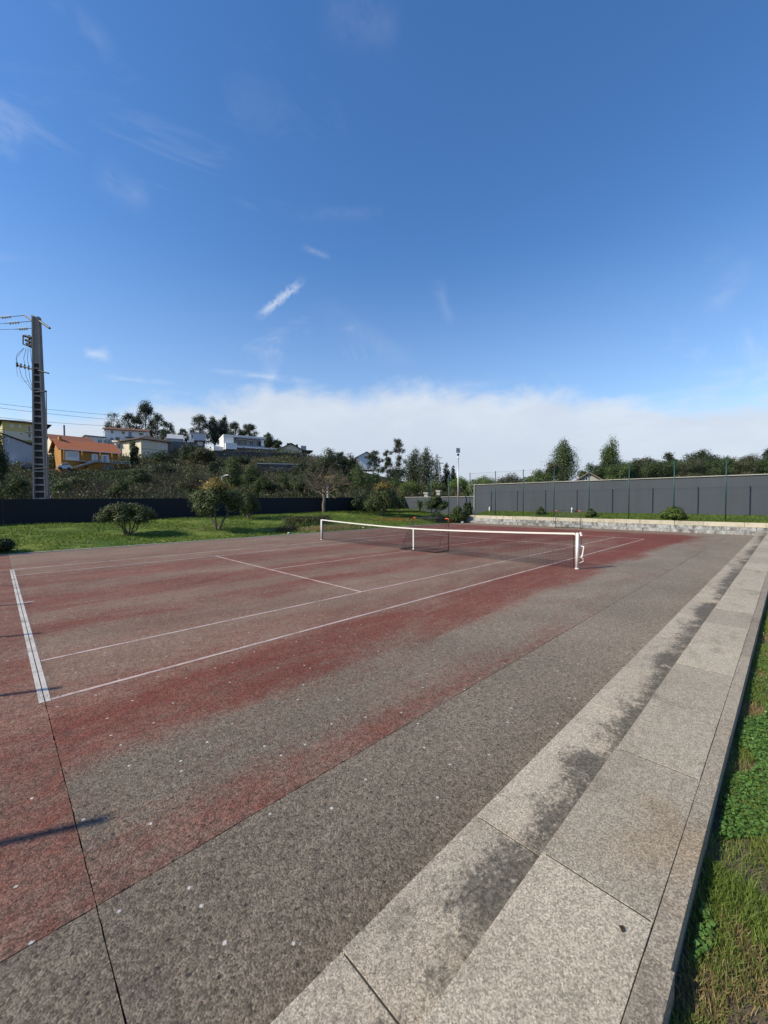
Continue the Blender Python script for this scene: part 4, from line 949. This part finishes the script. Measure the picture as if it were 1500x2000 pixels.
h.box('glass_column', 'render_white', 511, 516, 853, 870.5, .5, 1.)
# cream gabled house with chimneys
h = House('chimney_house', 'cream gabled house with chimneys right of the modern white house', 546, 590, 882, 126, 8, 9.)
h.body('render_cream', 877, 866, 'gy'); r_ = h.roof('tile_dark', 877, 865, 'gy', .6)
MB().box(h.X(563), h.X(568.5), 3, 4, h.Z(872), h.Z(862)).build('chimney', 'tile_brown', r_); MB().box(h.X(580), h.X(584), 2, 3, h.Z(880), h.Z(864.5)).build('chimney', 'tile_brown', r_)
MB().box(h.X(592), h.X(603), 4, 6, h.Z(882), h.Z(865)).build('chimney', 'render_grey', r_); h.box('low_roof', 'tile_dark', 588, 613, 876, 879, 1, 8)
# far white villa
h = House('far_white_villa', 'small far white villa with dark gable among trees', 698, 734, 902, 150, 10, 8.); h.body('render_white', 892, 883, 'gy', 3); h.roof('tile_dark', 892, 882.5, 'gy', .6); h.window(711, 722, 890, 896, 'glass')
# gable beyond the grey wall
h = House('gable_house', 'small weathered gabled house roof peeping over the grey wall', 1127, 1175, 945, 47, -6, 6.); h.body('coping_dull', 939, 926, 'gy', 3); h.roof('bark_mid', 939, 925, 'gy', .35); h.window(1143, 1149, 932, 940)
# retaining walls
for (nm, u0, u1, v0, v1, d, lb) in (('retaining_wall', 419, 600, 881, 906, 110, 'upper dark stone retaining wall below the modern white house'), ('retaining_wall', 503, 606, 906, 936, 98, 'lower dark stone retaining wall with pale coping')):
    h = House(nm, lb, u0, u1, v1, d, 0, 1., 'wall'); h.box('wall_face', 'stone_wall', u0, u1, v0, v1+8, 0, 1.); h.box('coping_stone', 'render_grey' if d < 100 else 'concrete_dark', u0, u1, v0-1.3, v0-.05, -.1, 1.1)
h = House('garden_wall', 'dark garden wall between hipped house and box house', 338, 378, 874, 116, 0, .6, 'wall'); h.box('wall_face', 'concrete_dark', 338, 378, 862, 884, 0, .6)
# pylon
pl = gp(852, 118); k = 118/FPX; py_ = tag(empty('lattice_pylon', pl, YAW-math.pi/2), 'distant steel lattice pylon beside the dark conifers', 'pylon'); Hh = 2.03+(978-892)*k-pl[2]
mb = MB(); hwz = lambda z: 1.25*(1-z/Hh)+.42*(z/Hh)
for sx in (-1, 1):
    for sy_ in (-1, 1): mb.tube([(sx*hwz(0), sy_*hwz(0), -.5), (sx*hwz(Hh), sy_*hwz(Hh), Hh)], .085, 4)
mb.build('leg', 'galv', py_); mb = MB(); z = 0.
while z < Hh-.9:
    a_, b_ = hwz(z), hwz(z+1.2)
    for s in (-1, 1): mb.tube([(-a_*s, -a_, z), (b_*s, -b_, z+1.2)], .05, 3); mb.tube([(-a_, -a_*s, z), (-b_, b_*s, z+1.2)], .05, 3)
    z += 1.2
mb.build('bracing', 'galv', py_); MB().tube([(-2.2, 0, Hh-2.), (2.2, 0, Hh-2.)], .12, 4).build('crossarm', 'galv', py_); MB().tube([(-1.6, 0, Hh-.4), (1.8, 0, Hh-.4)], .10, 4).build('crossarm', 'galv', py_)
for u, vt in ((833, 957), (857, 953)):
    q = gp(u, 49); zt = 2.03+(978-vt)*49/FPX
    c = tag(empty('chimney_stack', (q[0], q[1], -.2), .3), 'pale chimney stack behind the low wall, %s of the pair' % ('left' if u < 840 else 'right and taller'), 'chimney'); MB().box(-.22, .22, -.22, .22, 0, zt-.3).build('shaft', 'coping_dull', c); MB().box(-.3, .3, -.3, .3, zt-.297, zt-.1).build('cap', 'coping_dull', c)
for u, v0, lb in ((640, 950, 'thin white concrete post right of the bare tree trunk'), (634, 951, 'thinner grey post beside the bare tree trunk')):
    q = gp(u, 46); tag(MB().tube([(q[0], q[1], -.3), (q[0], q[1], 2.03+(978-v0)*46/FPX)], .10 if u > 636 else .06, 6).build('concrete_post', 'render_white' if u > 636 else 'concrete'), lb, 'post')
q = gp(129, 118); tag(MB().tube([(q[0], q[1], q[2]-1), (q[0], q[1], 2.03+(978-829)*118/FPX)], .22, 6).build('far_pole', 'concrete_dark'), 'far grey pole standing on the ridge above the orange house', 'pole')
# parked cars in front of the orange house, mostly hidden by brush
for (u0, u1, v, d, m, lb) in ((112, 141, 917, 76, 'shutter', 'silver parked car below the outside stairs'), (40, 68, 916, 76, 'concrete_dark', 'grey parked car left of the pole below the grey house')):
    h = House('parked_car', lb, u0, u1, v+1, d, 0, 1.7, 'car'); L_ = h.w; sc_ = L_/4.2
    prof_ = [(0, .3), (0, .75), (.5, .92), (1.0, 1.0), (1.55, 1.42), (2.9, 1.44), (3.6, .98), (4.15, .85), (4.2, .3)]
    MB().prism([(a*sc_, b) for a, b in prof_], 'y', 0, 1.7).build('body', m, h.e, bevel=.06)
    MB().prism([(1.15*sc_, 1.0), (1.6*sc_, 1.36), (2.85*sc_, 1.38), (3.4*sc_, 1.0)], 'y', -.01, .1).build('window', 'glass', h.e)
    for cx in (.85, 3.35): MB().tube([(cx*sc_, -.02, .32), (cx*sc_, .2, .32)], .32, 14).build('wheel', 'steel_dark', h.e)

# ------------------------------------------------------------------ trees on the slope
def tree(label, u, vb, vt, wpx, d, kind, m, seed, n=1500, leaf=None, name=None, trunkm='bark'):
    rg = np.random.default_rng(seed); k = d/FPX; base = P(u, vb, d); gz = ground(base[0], base[1]) if d > 44 else -.15
    zt = base[2]+(vb-vt)*k; base[2] = min(gz, base[2]); H = zt-base[2]; vis = (vb-vt)*k; w = wpx*k*math.cos(math.atan((750-u)/FPX)); lob = []; z0 = H-vis
    if kind == 'euc':
        for i in range(34): f = rg.uniform(.06, .95); a = rg.uniform(0, 6.28); rr = w*.36*math.sin(min(1, (1.15-f)*1.5)*1.3); lob.append(((math.cos(a)*rr, math.sin(a)*rr, z0+vis*f), (w*rg.uniform(.10, .18), w*.15, vis*rg.uniform(.07, .11))))
        lob.append(((0, 0, z0+vis*.9), (w*.16, w*.16, vis*.11)))
    elif kind == 'cone':
        for i in range(9): f = i/8; lob.append(((rg.uniform(-.06, .06)*w, rg.uniform(-.06, .06)*w, z0+vis*(.1+.84*f)), (w*(.5-.40*f), w*(.5-.40*f), vis*.10)))
    elif kind == 'column':
        for i in range(8): f = i/7; q = .42*math.sin(math.pi*(.22+.70*f))+.06; lob.append(((rg.uniform(-.10, .10)*w, rg.uniform(-.1, .1)*w, z0+vis*(.12+.80*f)), (w*q, w*q, vis*.12)))
    elif kind == 'thin':
        for i in range(22): f = .22+.75*rg.random(); a = rg.uniform(0, 6.28); rr = w*.36*rg.random(); lob.append(((math.cos(a)*rr, math.sin(a)*rr, z0+vis*f), (w*.11, w*.11, vis*.04)))
    else:
        for i in range(15): a = 6.28*i/7+rg.uniform(-.3, .3); f = rg.uniform(.05, .74) if i else .80; rr = w*rg.uniform(.18, .40)*(1.1-.5*f) if i else 0; lob.append(((math.cos(a)*rr, math.sin(a)*rr, z0+vis*f), (w*rg.uniform(.14, .22), w*.18, vis*rg.uniform(.13, .22))))
    nm = name or {'euc': 'eucalyptus_tree', 'thin': 'eucalyptus_tree', 'cone': 'conifer_tree', 'column': 'cypress_tree'}.get(kind, 'bushy_tree')
    e = tag(empty(nm, base), label, 'tree'); mb = MB(); trunk(mb, (0, 0, -.5), (0, 0, z0+vis*.8), max(.09, H*.02), .05, rg, 5, .03, 6)
    for c, r_ in lob[::2]: trunk(mb, (0, 0, max(0, c[2]-vis*.22)), c, max(.04, H*.008), .02, rg, 3, .06, 4)
    mb.build('trunk', trunkm, e); p, q = cloud(lob, n, rg, {'thin': .95, 'euc': .7}.get(kind, .5), 8, .15 if kind in ('thin', 'euc') else .35)
    leafmesh('crown', p, q, leaf or max(.10, (1.9 if kind in ('euc', 'thin') else 2.3)*k), m, e, rg, .6); return e
T = [
 ('eucalyptus with airy round crown at the left end of the white house roof', 222, 862, 806, 40, 148, 'euc', 'leaf_euc', 900),
 ('low dense eucalyptus above the middle of the white house roof', 252, 862, 808, 38, 150, 'euc', 'leaf_euc', 1200),
 ('tallest eucalyptus rising above the white house', 285, 862, 785, 42, 152, 'euc', 'leaf_euc', 1700),
 ('eucalyptus sloping down just right of the tallest one', 308, 866, 808, 40, 150, 'euc', 'leaf_euc', 1300),
 ('shorter eucalyptus behind the pyramid roofed house', 328, 868, 824, 34, 146, 'euc', 'leaf_euc', 1000),
 ('short eucalyptus filling the gap over the white house roof end', 268, 860, 815, 30, 154, 'euc', 'leaf_dark', 800),
 ('small eucalyptus left of the box house', 358, 868, 838, 26, 146, 'euc', 'leaf_euc', 700),
 ('broad dark eucalyptus above the box house', 390, 866, 812, 46, 148, 'euc', 'leaf_dark', 1700),
 ('pointed eucalyptus right of the box house', 418, 868, 815, 28, 150, 'column', 'leaf_euc', 1200),
 ('pointed eucalyptus left of the modern house roof', 437, 866, 814, 28, 152, 'column', 'leaf_euc', 1200),
 ('dark eucalyptus behind the modern house', 460, 866, 824, 38, 150, 'euc', 'leaf_dark', 1300),
 ('rounded dark eucalyptus at the right end of the modern house roof', 487, 868, 830, 40, 150, 'euc', 'leaf_dark', 1300),
 ('small pointed tree between modern house and cream gabled house', 524, 878, 846, 26, 142, 'column', 'leaf_dark', 800),
 ('smaller rounded tree left of the cream gabled house', 541, 880, 858, 22, 142, 'round', 'leaf_dark', 600),
 ('dark bush below the stairs side of the orange house', 262, 905, 868, 20, 92, 'round', 'leaf_dark', 700),
 ('small green tree before the lit face of the hipped house', 262, 892, 860, 20, 98, 'round', 'leaf_mid', 600),
 ('brownish tree between the pole and the orange house', 105, 915, 868, 24, 84, 'round', 'leaf_olive', 600),
 ('very dark large tree cut by the left picture edge', -8, 975, 818, 60, 34, 'round', 'leaf_dark', 3200),
 ('olive shrub mass left of the upper retaining wall', 400, 905, 876, 60, 104, 'round', 'leaf_olive', 1100),
 ('dark shrub under the box house', 372, 900, 868, 54, 108, 'round', 'leaf_dark', 1100),
 ('dark shrub strip below the hipped house', 318, 905, 885, 60, 98, 'round', 'leaf_dark', 900),
 ('pointed bright green tree before the lower retaining wall', 456, 958, 893, 44, 64, 'column', 'leaf_mid', 1500),
 ('round green tree right of the pointed one by the lower wall', 492, 966, 905, 56, 60, 'round', 'leaf_mid', 1700),
 ('round dark green bush behind the golden leaved tree', 512, 970, 928, 52, 56, 'round', 'leaf_mid', 1300),
 ('round green bush in front of the lower retaining wall middle', 550, 970, 924, 48, 57, 'round', 'leaf_mid', 1300),
 ('round green bush left of the bare tree trunk', 584, 972, 930, 48, 54, 'round', 'leaf_mid', 1300),
 ('dark bush behind the bare tree crown', 612, 950, 900, 50, 74, 'round', 'leaf_dark', 1100),
 ('dark broad tree on the skyline right of the chimney house', 642, 925, 874, 62, 102, 'round', 'leaf_dark', 1500),
 ('dark tree on the skyline below the far white villa', 684, 930, 886, 50, 104, 'round', 'leaf_dark', 1300),
 ('green bush right of the bare tree trunk', 662, 972, 922, 60, 56, 'round', 'leaf_mid', 1500),
 ('tall green bush left of the round orange tipped bush', 704, 970, 908, 56, 60, 'column', 'leaf_mid', 1500),
 ('dark tree left of the far villa', 668, 905, 882, 28, 140, 'round', 'leaf_dark', 600),
 ('small dark tree right of the far villa', 730, 925, 880, 30, 128, 'euc', 'leaf_dark', 900),
 ('mid height airy eucalyptus left of the tallest thin one', 756, 935, 878, 34, 124, 'thin', 'leaf_dark', 900),
 ('tall thin airy eucalyptus with bare trunk above the round bush', 779, 945, 858, 34, 118, 'thin', 'leaf_dark', 1000),
 ('broad dark conifer left of the pair beside the pylon', 808, 962, 879, 42, 108, 'column', 'leaf_dark', 1900),
 ('broad dark conifer right of the pair beside the pylon', 833, 962, 878, 46, 106, 'column', 'leaf_dark', 1900),
 ('small dark conifer directly behind the pylon', 855, 964, 890, 24, 126, 'cone', 'leaf_dark', 900),
 ('dark pointed conifer right of the pylon', 872, 965, 905, 32, 110, 'cone', 'leaf_dark', 1100),
 ('lowest dark pointed conifer nearest the floodlight mast', 885, 966, 911, 22, 108, 'cone', 'leaf_dark', 900),
 ('dark wide tree at the foot of the thin eucalyptus', 770, 962, 905, 60, 90, 'round', 'leaf_dark', 1500),
 ('dark low bush mass above the navy wall end', 735, 968, 918, 50, 72, 'round', 'leaf_mid', 1300),
 ('bright bush above the navy wall behind the strap leaved plants', 800, 974, 938, 60, 54, 'round', 'leaf_bright', 1500),
 ('bright bush just left of the chimney stacks', 775, 974, 932, 50, 56, 'round', 'leaf_mid', 1300),
 ('green bush behind the two chimney stacks', 850, 974, 938, 60, 56, 'round', 'leaf_mid', 1500),
 ('green leafy bush behind the low wall at the floodlight mast', 898, 976, 930, 60, 54, 'round', 'leaf_bright', 1700),
 ('low bright bush beyond the left end of the grey wall', 945, 960, 930, 70, 52, 'round', 'leaf_bright', 1500),
 ('pale feathery bush above the grey wall left part', 1000, 955, 926, 80, 50, 'round', 'leaf_olive', 1500),
 ('pale green bush above the grey wall beside the dark tree', 1050, 950, 918, 66, 49, 'round', 'leaf_bright', 1500),
 ('tall dark tree with rounded top, left of the two above the grey wall', 1100, 948, 861, 60, 54, 'column', 'leaf_mid', 3000),
 ('tall dark tree with rounded top, right of the two above the grey wall', 1195, 940, 853, 58, 60, 'round', 'leaf_mid', 2600),
 ('brownish bush at the foot of the left dark tree', 1078, 948, 900, 44, 50, 'round', 'leaf_olive', 1100),
 ('green bush below the right dark tree', 1185, 945, 888, 74, 48, 'round', 'leaf_mid', 2200),
 ('green bush right of the small gabled house', 1225, 940, 900, 70, 46, 'round', 'leaf_mid', 1900),
 ('olive bush above the wall between two tall fence posts', 1262, 935, 890, 66, 46, 'round', 'leaf_olive', 1700),
 ('dark rounded shrub on the skyline above the broad bank bush', 1306, 930, 880, 50, 50, 'round', 'leaf_dark', 1600),
 ('olive bush above the grey wall over the broad bank bush', 1318, 935, 897, 70, 44, 'round', 'leaf_mid', 1900),
 ('wide dark flat topped shrub left of the bare saplings', 1372, 926, 876, 84, 50, 'round', 'leaf_dark', 2400),
 ('pale twiggy bush under the wide dark shrub', 1362, 930, 895, 60, 43, 'round', 'leaf_olive', 1500),
 ('green bush below the bare saplings', 1418, 930, 893, 70, 43, 'round', 'leaf_mid', 1900),
 ('brown green bush right of the bare saplings', 1470, 928, 886, 80, 42, 'round', 'leaf_olive', 2200),
 ('dark tree cut by the right picture edge', 1512, 925, 864, 70, 48, 'round', 'leaf_dark', 2200),
 ('low olive bush right of the right dark tree', 1240, 935, 896, 40, 52, 'round', 'leaf_mid', 900),

 ('olive bush on the brush slope below the orange house stairs', 150, 962, 930, 60, 60, 'round', 'leaf_olive', 900),
 ('green bush on the brush slope right of the orange house garage', 275, 955, 912, 56, 66, 'round', 'leaf_mid', 1100),
 ('dark bush on the brush slope under the hipped house', 318, 940, 905, 60, 74, 'round', 'leaf_dark', 1100),
 ('olive bush on the brush slope left of the street lamp', 372, 965, 922, 60, 60, 'round', 'leaf_olive', 1000),
 ('green bush between the pole and the orange house on the slope', 125, 968, 938, 50, 56, 'round', 'leaf_mid', 900),
 ('bright green bush at the foot of the slope left of the pole', 30, 970, 925, 70, 52, 'round', 'leaf_mid', 1300),
 ('dark green bush at the slope foot above the nearest lawn shrub', 235, 970, 938, 60, 54, 'round', 'leaf_mid', 1000),
 ('tall dark bush below the upper retaining wall left end', 425, 935, 898, 50, 80, 'round', 'leaf_dark', 1000),
 ('dark shrub between upper and lower retaining walls', 470, 915, 890, 50, 98, 'round', 'leaf_dark', 800),
 ('dark shrub growing over the lower wall right end', 590, 935, 898, 44, 88, 'round', 'leaf_dark', 900),
 ('mid green bush filling the gap left of the right dark tree', 1150, 945, 905, 50, 49, 'round', 'leaf_mid', 1100),
 ('dense green bush behind the wall under the right dark tree', 1210, 945, 905, 60, 45, 'round', 'leaf_bright', 1300),
 ('broad green bush on the bank top behind the fifth tall post', 1285, 940, 900, 90, 43, 'round', 'leaf_mid', 1700),
 ('broad olive bush on the bank top behind the sixth tall post', 1340, 938, 900, 90, 42, 'round', 'leaf_olive', 1700),
 ('broad green bush on the bank top left of the last tall post', 1395, 936, 897, 90, 41, 'round', 'leaf_mid', 1700),
 ('broad brownish bush on the bank top right of the last tall post', 1450, 934, 895, 90, 41, 'round', 'leaf_olive', 1700),
 ('green bush on the bank top at the right picture edge', 1505, 932, 890, 90, 40, 'round', 'leaf_mid', 1700),
]
for i, r_ in enumerate(T): tree(*r_[:8], 500+i, int(r_[8]*4.2))
bare_tree('bare_sapling', 'cluster of tall bare pale saplings on the right skyline', P(1432, 930, 43)-np.array([0, 0, 3]), 94*43/FPX+3, 26*43/FPX, 77, .07, 'bark_pale', .62, 7, 2)
for (u, vb, vt, w_, d, lb) in ((560, 972, 905, 60, 66, 'grey leafless shrub behind the bare tree on its left'), (330, 965, 900, 70, 62, 'grey leafless tree in the middle of the brush slope'), (395, 965, 900, 60, 60, 'grey leafless tree left of the street lamp'), (30, 962, 885, 50, 60, 'grey leafless tree before the grey house'), (95, 962, 890, 40, 58, 'grey leafless tree right beside the utility pole'), (600, 900, 860, 40, 105, 'fine leafless tree on the skyline beside the chimney house'), (665, 900, 868, 40, 112, 'fine leafless tree on the skyline above the dark trees'), (190, 965, 910, 60, 58, 'grey leafless tree below the garage of the orange house')):
    b = P(u, vb, d); b[2] = min(b[2], ground(b[0], b[1])); bare_tree('leafless_tree', lb, b, 2.03+(978-vt)*d/FPX-b[2], w_*d/FPX*1.1, int(u+vb), .09, 'bark', .30, 8, 3)
def brush():
    rg = np.random.default_rng(77); n = 12000; u = rg.uniform(-160, 900, n); d = 46+33*rg.random(n)**1.1
    g_ = np.array([gp(a, b) for a, b in zip(u, d)]); sz = rg.uniform(.5, 1.3, n)*(1+.6*vnoise(u*.02, d*.12, 3, 5))*np.where((u < 275) & (d > 64), .35, 1.)
    k = np.repeat(np.arange(n), 6); X, Y, Z = (g_[k]+rg.normal(size=(len(k), 3))*np.array([.7, .7, .05])).T
    o = blades('brush_twigs', X, Y, Z-.1, sz[k]*rg.uniform(.6, 2.1, len(k)), rg.uniform(.03, .075, len(k)), 'brush_twig', rg, .6); tag(o, 'brown leafless brush covering the slope behind the dark wall', 'brush')
    k = np.repeat(np.arange(n), 8); pts = g_[k]+rg.normal(size=(len(k), 3))*np.array([.7, .7, .45])*sz[k][:, None]+np.array([0, 0, .7]); nr = rg.normal(size=pts.shape)+np.array([0, 0, .6]); nr /= np.linalg.norm(nr, axis=1, keepdims=True)
    gm = vnoise(g_[k][:, 0]*.1, g_[k][:, 1]*.1, 2., 6)+rg.normal(size=len(k))*.2 > -.12
    for nm, q, m, lb in (('brush_leaves', gm, 'leaf_mid', 'green undergrowth on the slope behind the dark wall'), ('brush_olive', ~gm, 'leaf_olive', 'olive brown undergrowth on the slope behind the dark wall')):
        o = leafmesh(nm, pts[q], nr[q], .26, m, None, rg, .7); o['kind'] = 'stuff'; tag(o, lb, 'brush')
    # higher slope between the houses and beyond the grey wall
    n = 5200; u = np.concatenate([rg.uniform(-150, 640, 3600), rg.uniform(900, 1700, 1600)]); d = np.concatenate([rg.uniform(84, 135, 3600), rg.uniform(44, 58, 1600)])
    g_ = np.array([gp(a, b) for a, b in zip(u, d)]); k = np.repeat(np.arange(n), 9); sc_ = np.where(d > 70, 1., .8)[k][:, None]
    pts = g_[k]+rg.normal(size=(len(k), 3))*np.array([1.2, 1.2, .4])*sc_+np.array([0, 0, .5]); nr = rg.normal(size=pts.shape)+np.array([0, 0, .6]); nr /= np.linalg.norm(nr, axis=1, keepdims=True)
    o = leafmesh('undergrowth', pts, nr, .42, 'leaf_olive', None, rg, .7); o['kind'] = 'stuff'; tag(o, 'low green scrub between the hillside houses', 'brush')
    n = 900; u = rg.uniform(930, 1075, n); g_ = P(0, 0, 1)*0; base = np.array([gp(a, b) for a, b in zip(u, rg.uniform(44, 50, n))])
    o = blades('reeds', base[:, 0], base[:, 1], base[:, 2], rg.uniform(2.2, 4.1, n), rg.uniform(.04, .09, n), 'leaf_pale', rg, .35); tag(o, 'pale feathery reeds standing above the left part of the grey wall', 'reeds')
brush()

# ------------------------------------------------------------------ groups of repeated things
GROUPS = {'eucalyptus_tree': 'eucalyptus trees on the skyline', 'bushy_tree': 'bushes and bushy trees beyond the walls', 'cypress_tree': 'narrow dark trees on the slope', 'conifer_tree': 'pointed conifers by the pylon',
          'leafless_tree': 'leafless trees on the slope', 'shrub': 'shrubs on lawn and bank', 'small_tree': 'small trees on the lawn', 'yucca_plant': 'strap leaved plants at the wall corner', 'overhead_wire': 'wires at the pole top',
          'distribution_cable': 'cables behind the pole', 'retaining_wall': 'stone retaining walls', 'parked_car': 'cars parked below the houses', 'fence_post': 'green posts on the lawn', 'marker_post': 'white marker posts', 'stone': 'stones at the lawn edge',
          'chimney_stack': 'pair of chimney stacks', 'concrete_post': 'posts beside the bare tree'}
for o in COL.objects:
    if o.parent is None and 'group' not in o and o.name.split('.')[0] in GROUPS and 'label' in o: o['group'] = GROUPS[o.name.split('.')[0]]
